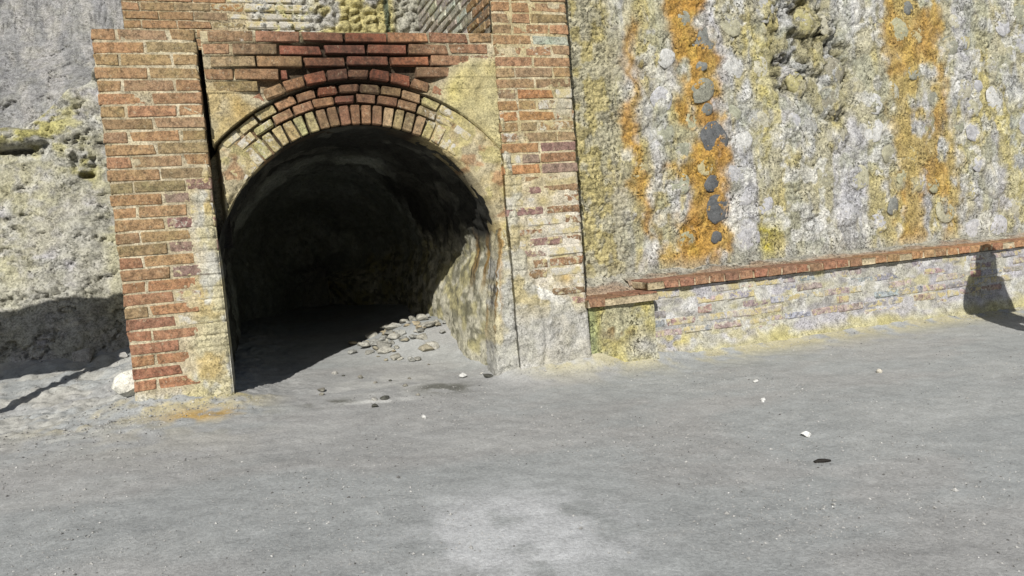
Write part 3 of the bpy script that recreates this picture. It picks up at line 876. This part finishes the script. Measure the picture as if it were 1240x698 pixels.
def rw_c(u, v, d):
    x = u+WX0
    n1 = fbm(x*1.6, v*.8, 0, 131, 4); n2 = fbm(x*5.0, v*1.7, 0, 132, 4); n3 = fbm(x*11, v*8, 0, 133, 4)
    c = mix(np.tile((.435, .41, .30), u.shape+(1,)), (.43, .435, .43), sst(.44, .58, n2))
    c = mix(c, (.46, .395, .17), sst(.49, .63, fbm(x*4.6, v*1.4, 6, 134, 4))*.8)
    c = mix(c, (.46, .46, .49), sst(.52, .64, fbm(x*4.2, v*1.0, 2, 135, 4))*.85)
    c = mix(c, (.37, .38, .30), sst(.55, .66, fbm(x*5, v*4, 9, 136, 4))*.6)
    c = mix(c, (.60, .60, .58), sst(.58, .66, n3)*.75)
    crum = 1-sst(3.30, 3.55, x+(n3-.5)*.2)
    c = mix(c, mix(np.tile((.41, .385, .28), u.shape+(1,)), (.42, .36, .16), sst(.45, .6, n3)), crum*.9)
    q = rw_bulge(x + (fbm(x*6, v*6, 0, 121, 3)-.5)*.06, v + (fbm(x*6, v*6, 3, 122, 3)-.5)*.06)
    inr = sst(3.45, 3.65, x)
    c = mix(c, (.57, .57, .565), sst(.85, .25, q)*sst(.40, .62, fbm(x*3, v*2, 4, 137, 4))*.75*inr)
    c = mix(c, (.17, .165, .13), sst(.11, .0, np.abs(q-1.03))*.62*sst(.36, .60, fbm(x*4, v*4, 2, 138, 4))*inr)
    for pol, k in ((YE1, .6), (YE2, .9), (YE3, .55)):
        c = mix(c, YEL if k < .9 else SULPH, inpoly(x, v, pol, .08, 140, .10)*k*sst(.32, .55, n3))
    for i, pol in enumerate((OR1, OR2, OR3)):
        mk = .75*inpoly(x, v, pol, .055, 150+i, .13) + .25*inpoly(x, v, pol, .22, 150+i, .16)
        oc = mix(np.tile(ORANGE, u.shape+(1,)), (.46, .29, .06), sst(.42, .60, n3))
        oc = mix(oc, (.36, .17, .025), sst(.56, .68, fbm(x*9, v*4, 3, 155, 3))*.55)
        if i == 2: oc = mix(oc, (.43, .345, .14), .25+.55*sst(.40, .56, fbm(x*3.5, v*2.2, 5, 157, 4)))
        keep = (.90, .96, .92)[i]
        c = mix(c, oc, mk*keep*sst(.18, .36, fbm(x*6, v*4, 7, 160+i, 4)-(.0, .0, .10)[i]))
    gm_ = inpoly(x, v, GAP, .12, 170)
    c = mix(c, (.30, .27, .14), gm_*sst(.42, .58, n3)*.8)
    c = mix(c, (.05, .048, .04), gm_*sst(.05, .0, np.abs(fbm(x*5.5, v*4.0, 0, 119, 4)-.5))*.9)
    return mix(c, (.40, .39, .33), (1-sst(.44, .58, v))*.6)
wall_face = slab('wall_face', (WX0, WY, 0), (1, 0, 0), (0, -1, 0), WX1-WX0, -.3, 3.3, rw_d, rw_c, .6, .0125, M_CRUST, rwall)

def stone_mesh(seed, rough=.14, sub=2, flat=1.0, cuts=7):
    rr2 = random.Random(seed)
    bm = bmesh.new()
    bmesh.ops.create_icosphere(bm, subdivisions=sub, radius=1.0)
    V = np.array([v.co[:] for v in bm.verts])
    # a few random cutting planes make it angular
    for _ in range(cuts):
        n_ = np.array([rr2.gauss(0, 1) for _ in range(3)]); n_ /= np.linalg.norm(n_)
        lim = rr2.uniform(.62, .9) if cuts < 10 else rr2.uniform(.45, .8)
        dd_ = V@n_
        V = V - np.where(dd_ > lim, dd_-lim, 0)[:, None]*n_*(.9 if cuts < 10 else 1.0)
    k = 1 + (fbm(V[:, 0]*1.8+seed*7, V[:, 1]*1.8, V[:, 2]*1.8, seed, 2)-.5)*rough*2
    V = V*k[:, None]
    V /= np.abs(V).max(0)
    for v, p in zip(bm.verts, V): v.co = Vector(p*np.array([1, 1, flat]))
    for f in bm.faces: f.smooth = True
    me = bpy.data.meshes.new('stone')
    bm.to_mesh(me); bm.free()
    me.materials.append(M_STONE)
    return me
STM = [stone_mesh(i) for i in range(9)]
RUB = []
for i in range(8):
    me_ = stone_mesh(300+i, .12, 2, 1.0, 16)
    for p_ in me_.polygons: p_.use_smooth = False
    RUB.append(me_)
SC = {'d': (.20, .205, .19), 'k': (.115, .12, .125), 'g': (.27, .27, .22), 'w': (.56, .56, .545), 'l': (.44, .44, .455), 'n': (.34, .345, .265), 'c': (.43, .42, .355), 'o': (.36, .33, .17), 'p': (.26, .245, .19)}
def or_at(x, z):
    X = np.array([x]); Z = np.array([z])
    return max(float(inpoly(X, Z, p, .05, 150+i, .0)[0]) for i, p in enumerate((OR1, OR2, OR3)))
rr = random.Random(707)
for kd, x, z, a, b in STN:
    if kd in 'cln' and rr.random() < .45: continue
    col = SC[kd]
    if kd in 'cln' and or_at(x, z) > .5:
        if rr.random() < .55: continue
        col = rr.choice([(.44, .30, .10), (.34, .33, .22), (.40, .35, .20)])
    elif kd == 'c':
        col = rr.choice([(.44, .42, .33), (.41, .41, .39), (.45, .41, .25), (.46, .46, .48), (.40, .385, .28)])
    o = bpy.data.objects.new('stone', rr.choice(STM)); COL.objects.link(o)
    o.parent = wall_face
    pr = {'k': .012, 'd': .012, 'p': .025, 'o': .025, 'w': .008, 'g': .009}.get(kd, .010)
    dep = .45*min(a, b) if kd in 'po' else min(.017, .35*min(a, b))
    sx_ = np.array([[0, .6, -.6, 0, 0, .45, -.45, .45, -.45]])*a; sz_ = np.array([[0, 0, 0, .6, -.6, .45, .45, -.45, -.45]])*b
    offs = rw_d(x-WX0+sx_, z+sz_)
    off = float(np.percentile(offs, 75)) if kd in 'kdgw' else float(np.median(offs))
    sc = {'k': 1.08, 'd': 1.05, 'w': .95, 'p': .95, 'g': 1.0}.get(kd, .90)
    o.matrix_local = (Matrix.Translation((x, WY-off+dep-pr*.55, z)) @ Matrix.Rotation(rr.uniform(-.25, .25), 4, 'Y')
                      @ Matrix.Diagonal((a*sc, dep, b*sc, 1)) @ Matrix.Rotation(rr.uniform(0, 6.28), 4, 'Y'))
    k = rr.uniform(.74, .94)
    o.color = (col[0]*k, col[1]*k, col[2]*k, .15 if kd in 'kd' else 1.0)

# ================================================================== brick bench along the wall
bench = thing('brick_bench', 'long low brick bench with red brick coping along the stone wall', 'bench', (5.5, .1, -.19))
B2X0, B2X1, BYF = 3.385, 11.1, .085
def b_rough(u, v): return (fbm(u*7, v*7, 0, 181, 4)-.5)*.022 + (fbm(u*34, v*34, 0, 182, 3)-.5)*.012
def b2_d(u, v): return b_rough(u, v) + .06*(1-sst(-.2, .02, v))
def b2_c(u, v, d):
    c = mix(np.tile((.45, .44, .39), u.shape+(1,)), (.43, .42, .45), sst(.42, .56, fbm(u*2.6, v*5, 0, 183, 4)))
    c = mix(c, (.45, .41, .22), sst(.53, .66, fbm(u*3.4+5, v*6, 0, 184, 4))*.7)
    c = mix(c, (.56, .56, .56), sst(.55, .64, fbm(u*6, v*9, 0, 185, 4))*.8)
    c = mix(c, (.30, .29, .29), sst(.58, .66, fbm(u*8, v*16, 3, 186, 4))*.7)
    yl = (1-sst(-.15, -.04, v + (fbm(u*5, v*5, 0, 187, 3)-.5)*.12))
    c = mix(c, (.44, .40, .18), yl*.7)
    return mix(c, (.50, .42, .08), np.exp(-(((u-.22)/.16)**2+((v+.03)/.06)**2))*.8*sst(.4, .6, fbm(u*14, v*14, 0, 188, 3)))
bench_base = slab('bench_base', (B2X0, BYF, 0), (1, 0, 0), (0, -1, 0), B2X1-B2X0, -.4, .352, b2_d, b2_c, .28, .012, M_MORTAR, bench)
rr = random.Random(808)
for k in range(6):
    z = .345 - CH*k - CH/2
    x = B2X0 + .02 - (.131 if k % 2 else 0)
    while x < B2X1-.3:
        a, b = max(x, B2X0+.01), x+.25
        x += .262
        if b-a < .1 or rr.random() < .22: continue
        if rr.random() < .35: b = a+.12; x = b+.012
        col = rr.choice([(.30, .235, .235), (.34, .28, .28), (.25, .22, .235), (.36, .32, .31), (.32, .22, .20), (.30, .30, .34), (.27, .27, .30)])
        brick(bench_base, 'W', ((a+b)/2, BYF-float(b_rough(np.array([[(a+b)/2-B2X0]]), np.array([[z]]))[0, 0])*.9-.006+rr.uniform(-.003, .003), z), 0, rr.uniform(-.02, .02), b-a, col, .34+rr.random()*.28, rr)
def b1_d(u, v): return b_rough(u+9, v)*1.3 + .05*(1-sst(-.2, .0, v))
def b1_c(u, v, d):
    c = mix(np.tile((.42, .40, .27), u.shape+(1,)), (.44, .39, .16), sst(.42, .6, fbm(u*5, v*5, 0, 191, 4)))
    c = mix(c, (.46, .46, .47), np.exp(-(((u-.42)/.14)**2+((v+.02)/.10)**2))*.8)
    c = mix(c, (.20, .12, .04), np.exp(-(((u-.22)/.12)**2+((v-.12)/.07)**2))*.9*sst(.38, .55, fbm(u*12, v*12, 0, 192, 3)))
    return mix(c, (.30, .36, .19), (1-sst(.02, .10, u))*.7)
low_base = slab('low_block', (2.862, -.01, 0), (1, 0, 0), (0, -1, 0), .515, -.4, .288, b1_d, b1_c, .40, .009, M_CRUST, bench)
def coping(parent, x0, x1, yf, zt, w, depth_s, rr):
    x = x0
    while x < x1:
        col = rr.choice([(.29, .155, .095), (.27, .14, .085), (.31, .165, .10), (.25, .14, .09)])
        if x > 5.2: col = rr.choice([(.33, .19, .10), (.31, .175, .10), (.34, .20, .11)])
        brick(parent, 'H', (x+w/2, yf+rr.uniform(-.010, .012), zt-.029+rr.uniform(-.003, .003)), rr.uniform(-.03, .03), rr.uniform(-.012, .012), w-rr.uniform(.009, .018), col, .10+.1*rr.random(), rr, None, depth_s)
        x += w
def cp_d(u, v): return (fbm(u*30, v*30, 0, 195, 3)-.5)*.004
def cp_c(u, v, d): return mix(np.tile((.50, .42, .29), u.shape+(1,)), (.40, .33, .22), sst(.4, .6, fbm(u*8, v*8, 0, 196, 4)))
cop = slab('coping', (B2X0-.02, .043, 0), (1, 0, 0), (0, -1, 0), B2X1-B2X0+.02, .362, .414, cp_d, cp_c, .33, .012, M_MORTAR, bench)
coping(cop, B2X0-.02, B2X1, .036, .420, .131, 1.05, random.Random(11))
cop1 = slab('coping', (2.84, -.052, 0), (1, 0, 0), (0, -1, 0), .552, .296, .346, cp_d, cp_c, .40, .012, M_MORTAR, bench)
coping(cop1, 2.842, 3.36, -.060, .352, .138, 1.3, random.Random(12))
# mortar fillet sloping up from the coping to the wall
def fillet(name, x0, x1, y0, z0, y1, z1):
    a, b = np.meshgrid(np.linspace(x0, x1, int((x1-x0)/.015)), np.linspace(0, 1, 26), indexing='ij')
    P = np.stack([a, y0+(y1-y0)*b, z0+(z1-z0)*b**1.3 + (fbm(a*12, b*3, 0, 197, 4)-.5)*.03*sst(0, .25, b) - .03*sst(.1, 0, b)], -1)
    c = mix(np.tile((.40, .385, .33), a.shape+(1,)), (.36, .25, .17), sst(.50, .2, b+(fbm(a*5, b*2, 0, 198, 4)-.5)*.8)*.8)
    return sheet(name, P, c, M_CRUST, bench, flip=False)
fillet('ledge_fillet', B2X0-.05, B2X1, .26, .418, .47, .50)
fillet('ledge_fillet', 2.845, 3.42, .20, .352, .47, .52)

# ================================================================== rock to the left
def rock_y(x, z):
    base = np.interp(z, [-.5, .15, .5, 1.0, 1.6, 2.2, 2.6, 3.4, 5, 7], [1.62, 1.72, 1.98, 2.12, 2.2, 2.32, 2.45, 3.4, 4.2, 5.4])
    edge = 2.42 + (x+.45)*.55 + (fbm(x*2.2, x*0, 0, 201, 3)-.5)*.35       # shelf that climbs to the right
    edge = np.clip(edge, 1.6, 2.86)
    y = base + 1.6*sst(-.03, .22, z-edge)
    y = y + .18*sst(-.5, -1.6, x)
    return y
def rk(u, v):
    x, z = u, v
    y = rock_y(x, z)
    y = y - (fbm(x*1.3, z*1.5, 0, 202, 4)-.5)*.24 - (fbm(x*4.2, z*5.5, 0, 203, 4)-.5)*.06 - .035*(flake(x+z*.3, z*1.3, 208, 3)-.5)
    y = y - (fbm(x*15+z*4, z*20, 0, 204, 4)-.5)*.016 - (fbm(x*50, z*50, 0, 205, 3)-.5)*.010
    rid = np.abs(fbm(x*3+z*1.4, z*4.2-x*1.1, 3, 206, 4)-.5)
    y = y + .05*sst(.02, .0, rid)
    def bump(cx, cz, a, b, h): return h*np.clip(1-((x-cx)/a)**2-((z-cz)/b)**2, 0, 1)**.6
    y = y - bump(-1.0, 1.90, .24, .09, .16) - bump(-.62, 1.98, .20, .12, .06)
    y = y + bump(-.98, 1.80, .16, .022, .14) + bump(-.49, 1.58, .06, .03, .12) + bump(-.56, 1.70, .03, .08, .06)
    y = y - bump(-.28, 2.55, .22, .20, .28)
    return y
zx = np.concatenate([np.arange(-9, -1.8, .09), np.arange(-1.8, .12, .0125)])
zz = np.concatenate([np.arange(-.5, 3.3, .0125), np.arange(3.3, 7.0, .08)])
RX, RZ = np.meshgrid(zx, zz, indexing='ij')
RY = rk(RX, RZ)
n1 = fbm(RX*1.8, RZ*1.8, 0, 211, 4); n2 = fbm(RX*5, RZ*5, 0, 212, 4); n3 = fbm(RX*12, RZ*16, 0, 213, 4)
c = mix(np.tile((.43, .425, .39), RX.shape+(1,)), (.43, .42, .43), sst(.42, .6, n2))
c = mix(c, (.385, .375, .33), sst(.50, .66, n1)*.7)
c = mix(c, (.43, .415, .33), sst(.48, .64, fbm(RX*2.6, RZ*2.6, 5, 215, 4))*.5)
c = mix(c, (.47, .46, .41), sst(.55, .66, n3)*.6)
for cx, cz, a, b, k in ((-.72, 2.02, .30, .26, .85), (-.95, 1.9, .25, .14, .9), (-.50, 1.62, .12, .16, .9), (-.30, 2.52, .14, .2, .7), (-1.0, 1.45, .4, .25, .35), (-.34, 1.0, .08, .6, .4), (-1.1, .95, .3, .25, .35)):
    c = mix(c, (.42, .385, .13), np.exp(-(((RX-cx)/a)**2+((RZ-cz)/b)**2))*k*sst(.40, .58, n3*.6+n2*.4))
up = sst(2.55, 2.75, RZ-.5*(RX+.45)+(n2-.5)*.2)
c = mix(c, (.25, .25, .255), up*.85)
c = mix(c, (.36, .35, .34), up*sst(.52, .62, fbm(RX*7+RZ*2, RZ*2.2, 0, 214, 4))*.8)
rock = sheet('rock_slope', np.stack([RX, RY, RZ], -1), c, M_ROCK)
tag(rock, 'pale grey rock face with yellow sulphur patches left of the arch', None, None, 'structure')

# ================================================================== loose stones
def loose(name, label, cat, x, y, r, col, group=None, seed=0, flat=.7, sink=.25, lift=0.0, mesh=None):
    rr3 = random.Random(seed)
    o = bpy.data.objects.new(name, mesh or RUB[seed % len(RUB)]); COL.objects.link(o)
    sx, sy = r*rr3.uniform(.85, 1.2), r*rr3.uniform(.85, 1.2)
    zg = float(ground_full(np.array([x]), np.array([y]))[0])
    o.matrix_world = Matrix.Translation((x, y, zg + lift + r*flat*(1-2*sink)*.8)) @ Matrix.Rotation(rr3.uniform(0, 6.28), 4, 'Z') @ Matrix.Diagonal((sx, sy, r*flat, 1)) @ Matrix.Rotation(rr3.uniform(-.4, .4), 4, 'X')
    o.color = (*col, .1)
    return tag(o, label, cat, group)
loose('boulder', 'white angular boulder leaning against the left pillar foot', 'boulder', -.05, .20, .078, (.62, .61, .55), None, 5, 1.35, .12)
WST = [(3.06, -1.90, .024, 'white cube-like stone in the open dirt left of the dark twig'),
       (3.30, -1.28, .016, 'white chip nearest behind the cube-like stone'),
       (3.275, -1.305, .011, 'tiny white chip touching a larger white chip'),
       (3.55, -.89, .015, 'small white flake in the dirt before the low end block'),
       (4.32, -1.09, .020, 'beige pebble alone in the dirt before the long bench'),
       (1.49, -.79, .018, 'white pebble in the dirt in front of the tunnel mouth'),
       (1.98, .20, .030, 'white flat stone beside the right jamb of the tunnel')]
for i, (x, y_, r, lb) in enumerate(WST):
    loose('white_stone', lb, 'stone', x, y_, r, (.66, .66, .64) if i != 4 else (.50, .47, .40), None, 10+i, .75, .1)
for i, (x, y_, r, lb) in enumerate([(-.56, 1.62, .10, 'grey block in the shade at the foot of the rock face'), (-.27, 1.52, .045, 'small pale stone in the shade beside the left pillar')]):
    loose('shaded_stone', lb, 'stone', x, y_, r, (.36, .35, .33), None, 31+i, .7, .15)
rr = random.Random(909)
def heap(x, y_): return .17*math.exp(-(((x-1.85)/.42)**2+((y_-1.75)/.40)**2))
for i in range(74):
    if i < 56: x = rr.gauss(1.74, .24); y_ = rr.gauss(1.52, .22)
    else: x = rr.uniform(1.5, 2.2); y_ = rr.uniform(.7, 1.6)
    if x > 2.22 or x < 1.25 or y_ < .6: continue
    r = rr.uniform(.065, .095) if i < 9 else (rr.uniform(.035, .065) if i < 34 else rr.uniform(.014, .036))
    col = rr.choice([(.31, .30, .26), (.36, .35, .31), (.34, .29, .20), (.24, .235, .21), (.30, .275, .21), (.28, .28, .26)])
    loose('rubble_stone', 'broken rubble stone in the low heap against the right wall of the tunnel', 'stone', x, y_, r, col, 'rubble heap in the tunnel', 40+i, rr.uniform(.42, .65), .28, rr.uniform(0, .02) if i > 8 else 0)
for i in range(16):
    x = rr.uniform(1.0, 2.2); y_ = rr.uniform(-.45, .75)
    loose('dark_clod', 'dark clod of earth scattered at the tunnel mouth', 'stone', x, y_, rr.uniform(.012, .030), rr.choice([(.07, .07, .06), (.20, .19, .16), (.40, .39, .36)]), 'clods at the tunnel mouth', 120+i, .6, .2)
# gravel: nobody could count it
rr = np.random.default_rng(5)
N = 60000
px = rr.uniform(-1.9, 7.2, N); py = rr.uniform(-3.7, .0, N)
keep = fbm(px*1.2, py*1.2, 0, 221, 3) > rr.uniform(.30, .75, N)
px, py = px[keep], py[keep]
extra = 5200
ex = np.concatenate([rr.uniform(-1.3, .1, extra//2), rr.normal(2.35, .16, extra//16), rr.uniform(-.2, .7, extra//8), rr.uniform(2.3, 3.5, extra//8), rr.uniform(3.4, 7.4, extra//4)])
ey = np.concatenate([rr.uniform(-.9, 1.5, extra//2), rr.normal(-2.70, .14, extra//16), -np.abs(rr.normal(0, .2, extra//8))-.02, -np.abs(rr.normal(0, .08, extra//8))-.05, -np.abs(rr.normal(0, .07, extra//4))+.03])
px = np.concatenate([px, ex]); py = np.concatenate([py, ey])
N = len(px)
pz = ground_full(px, py)
sz = np.clip(rr.lognormal(-6.0, .42, N), .0012, .012)
sz = np.where((np.abs(px-.22) < .55) & (py > -.42), sz*1.25, sz)
sz = np.where((px < -.1) & (py > -.6), sz*1.2, sz)
oct_ = np.array([[1, 0, 0], [-1, 0, 0], [0, 1, 0], [0, -1, 0], [0, 0, 1], [0, 0, -1]], float)
of = np.array([[0, 2, 4], [2, 1, 4], [1, 3, 4], [3, 0, 4], [2, 0, 5], [1, 2, 5], [3, 1, 5], [0, 3, 5]])
V = oct_[None]*rr.uniform(.6, 1.3, (N, 6, 1))
ang = rr.uniform(0, 6.28, N); ca, sa = np.cos(ang)[:, None], np.sin(ang)[:, None]
V = np.stack([V[..., 0]*ca-V[..., 1]*sa, V[..., 0]*sa+V[..., 1]*ca, V[..., 2]*.7], -1)*sz[:, None, None]
V += np.stack([px, py, pz+sz*.25], -1)[:, None]
shade = rr.choice([.12, .26, .33, .38, .44, .56], N, p=[.16, .26, .28, .20, .08, .02])
GC = np.repeat(shade[:, None]*np.array([[1, .99, .95]]), 6, 0)
gm = mesh_from('gravel', V.reshape(-1, 3), (of[None]+np.arange(N)[:, None, None]*6).reshape(-1, 3), GC, M_GROUND, False)
tag(link('gravel', gm), 'fine grey gravel strewn over the dirt', None, None, 'stuff')

# dark twig on the dirt
def tube(pts, rad, sides=7):
    bm = bmesh.new(); rings_ = []
    for i, p in enumerate(pts):
        t = (Vector(pts[min(i+1, len(pts)-1)])-Vector(pts[max(i-1, 0)])).normalized()
        a = t.orthogonal().normalized(); b = t.cross(a)
        rings_.append([bm.verts.new(Vector(p)+(a*math.cos(6.283*k/sides)+b*math.sin(6.283*k/sides))*rad[i]) for k in range(sides)])
    for q, w in zip(rings_[:-1], rings_[1:]):
        for k in range(sides): bm.faces.new((q[k], q[(k+1) % sides], w[(k+1) % sides], w[k]))
    bm.faces.new(rings_[0][::-1]); bm.faces.new(rings_[-1])
    for f in bm.faces: f.smooth = True
    return bm
tz = float(ground_full(np.array([2.85]), np.array([-2.2]))[0])
bm = tube([(2.825, -2.212, tz+.006), (2.845, -2.217, tz+.010), (2.868, -2.226, tz+.009), (2.892, -2.232, tz+.006)], [.006, .009, .008, .004])
me = bpy.data.meshes.new('twig'); bm.to_mesh(me); bm.free()
me.materials.append(mat_plain('charred_wood', (.02, .018, .016), .9))
tag(link('twig', me), 'short charred twig lying on the open dirt', 'twig')

# ================================================================== notice board left of the picture (its shadow falls on the rock)
M_WOOD = mat_plain('grey_timber', (.20, .15, .10), .85, .3, 30)
M_PANEL = mat_plain('board_panel', (.42, .40, .34), .6, .1, 20)
board = thing('notice_board', 'timber notice board on two posts left of the arch', 'sign', (-2.1, -.3, 0))
def boxm(name, x0, x1, y0, y1, z0, z1, mat, parent):
    bm = bmesh.new(); bmesh.ops.create_cube(bm, size=1)
    for v in bm.verts:
        v.co = Vector(((x0+x1)/2+v.co.x*(x1-x0), (y0+y1)/2+v.co.y*(y1-y0), (z0+z1)/2+v.co.z*(z1-z0)))
    bmesh.ops.bevel(bm, geom=bm.edges[:], offset=.006, segments=2, affect='EDGES')
    me = bpy.data.meshes.new(name); bm.to_mesh(me); bm.free(); me.materials.append(mat)
    return link(name, me, parent)
for xx in (-1.27, -3.05): boxm('post', xx-.04, xx+.04, -.34, -.26, -.3, 2.30, M_WOOD, board)
boxm('panel', -3.008, -1.312, -.32, -.29, 1.40, 2.20, M_PANEL, board)
for a, b in ((1.34, 1.40), (2.20, 2.26)): boxm('frame_rail', -3.009, -1.311, -.335, -.265, a, b, M_WOOD, board)

# ================================================================== person right of the picture (shadow on bench and dirt)
def person(px, py, pz, yaw):
    J = {'pelvis': (0, 0, .93), 'waist': (0, 0, 1.08), 'chest': (0, -.01, 1.28), 'neckb': (0, 0, 1.42), 'neck': (0, .01, 1.47), 'head': (0, .03, 1.56), 'crown': (0, .02, 1.645)}
    rad = {'pelvis': (.19, .13), 'waist': (.19, .14), 'chest': (.165, .13), 'neckb': (.10, .085), 'neck': (.056, .056), 'head': (.082, .098), 'crown': (.068, .08)}
    E_ = [('pelvis', 'waist'), ('waist', 'chest'), ('chest', 'neckb'), ('neckb', 'neck'), ('neck', 'head'), ('head', 'crown')]
    for s_, t in ((-1, 'l'), (1, 'r')):
        J.update({'hip'+t: (s_*.10, 0, .86), 'knee'+t: (s_*.115, .03, .48), 'ankle'+t: (s_*.12, 0, .085), 'toe'+t: (s_*.135, .17, .035),
                  'sh'+t: (s_*.14, 0, 1.36), 'elb'+t: (s_*.225, .02, 1.09), 'wr'+t: (s_*.14, .22, 1.01), 'palm'+t: (s_*.09, .27, 1.03)})
        rad.update({'hip'+t: (.095, .095), 'knee'+t: (.062, .062), 'ankle'+t: (.045, .045), 'toe'+t: (.042, .03),
                    'sh'+t: (.085, .085), 'elb'+t: (.066, .066), 'wr'+t: (.034, .034), 'palm'+t: (.036, .022)})
        E_ += [('pelvis', 'hip'+t), ('hip'+t, 'knee'+t), ('knee'+t, 'ankle'+t), ('ankle'+t, 'toe'+t), ('neckb', 'sh'+t), ('sh'+t, 'elb'+t), ('elb'+t, 'wr'+t), ('wr'+t, 'palm'+t)]
        for f in range(4):
            b0 = (s_*(.075-.004*f), .285, 1.062-.021*f); L = (.075, .085, .08, .062)[f]
            m_ = (b0[0]-s_*L*.55, b0[1]+.03, b0[2]+.01); e_ = (m_[0]-s_*L*.45, m_[1]+.0, m_[2]-.004)
            for nm, p_ in (('f%da' % f, b0), ('f%db' % f, m_), ('f%dc' % f, e_)):
                J[nm+t] = p_; rad[nm+t] = (.0095, .0095)
            E_ += [('palm'+t, 'f%da' % f+t), ('f%da' % f+t, 'f%db' % f+t), ('f%db' % f+t, 'f%dc' % f+t)]
        for nm, p_ in (('ta', (s_*.085, .255, 1.055)), ('tb', (s_*.055, .265, 1.08)), ('tc', (s_*.038, .275, 1.10))):
            J[nm+t] = p_; rad[nm+t] = (.011, .011)
        E_ += [('palm'+t, 'ta'+t), ('ta'+t, 'tb'+t), ('tb'+t, 'tc'+t)]
    names = list(J); idx = {n_: i for i, n_ in enumerate(names)}
    me = bpy.data.meshes.new('person_skeleton')
    me.from_pydata([J[n_] for n_ in names], [(idx[a], idx[b]) for a, b in E_], [])
    tmp = bpy.data.objects.new('person_tmp', me); COL.objects.link(tmp)
    sk = tmp.modifiers.new('skin', 'SKIN')
    for n_ in names:
        sv = me.skin_vertices[0].data[idx[n_]]; sv.radius = rad[n_]; sv.use_root = (n_ == 'pelvis')
    sb = tmp.modifiers.new('sub', 'SUBSURF'); sb.levels = 2; sb.render_levels = 2
    dg = bpy.context.evaluated_depsgraph_get()
    body = bpy.data.meshes.new_from_object(tmp.evaluated_get(dg))
    bpy.data.objects.remove(tmp)
    body.name = 'body'
    body.materials.clear()
    for mt in (mat_plain('skin', (.45, .27, .18), .6, .08), mat_plain('dark_jacket', (.03, .035, .05), .9), mat_plain('jeans', (.05, .07, .13), .9), mat_plain('shoes', (.06, .05, .045), .7)):
        body.materials.append(mt)
    for p_ in body.polygons:
        z_ = p_.center.z; y_ = p_.center.y
        hand = y_ > .225 and .9 < z_ < 1.2
        p_.material_index = 3 if z_ < .10 else (2 if z_ < .90 and not hand else (0 if (z_ > 1.455 and y_ < .25) or hand else 1))
        p_.use_smooth = True
    root = thing('person', 'person in dark jacket and jeans standing with folded hands before the bench', 'person', (px, py, pz))
    root.rotation_euler.z = yaw
    def put(name, me_):
        o = bpy.data.objects.new(name, me_); COL.objects.link(o); o.parent = root; return o
    put('body', body)
    bm = bmesh.new(); bmesh.ops.create_icosphere(bm, subdivisions=3, radius=1)
    for v in bm.verts:                                    # shoulder-length hair, open at the face
        x, y_, z_ = v.co
        s2 = 1.0 + .45*max(0, -z_)
        v.co = Vector((x*.112*s2, min(y_*.118, .055) - .012, 1.575 + (z_*.115 if z_ > 0 else z_*.235)))
        v.co.x += .004*math.sin(v.co.z*90)
    for f in bm.faces: f.smooth = True
    me = bpy.data.meshes.new('hair'); bm.to_mesh(me); bm.free(); me.materials.append(mat_plain('brown_hair', (.05, .03, .02), .7))
    put('hair', me)
    fb = bmesh.new()
    for cx, cy, cz, rx_, ry_, rz_ in ((-.034, .118, 1.575, .013, .008, .008), (.034, .118, 1.575, .013, .008, .008), (0, .135, 1.545, .013, .020, .018), (0, .122, 1.512, .024, .009, .006), (-.088, .02, 1.555, .012, .022, .032), (.088, .02, 1.555, .012, .022, .032)):
        r_ = bmesh.ops.create_icosphere(fb, subdivisions=2, radius=1)
        for v in r_['verts']: v.co = Vector((cx+v.co.x*rx_, cy+v.co.y*ry_, cz+v.co.z*rz_))
    for f in fb.faces: f.smooth = True
    me = bpy.data.meshes.new('face'); fb.to_mesh(me); fb.free(); me.materials.append(mat_plain('face_features', (.30, .16, .11), .6, .1))
    put('face', me)
    return root
PX_, PY_ = 5.98, -1.42
person(PX_, PY_, float(ground_z(PX_, PY_))-.0, math.radians(-10))
print('bricks', NB[0])
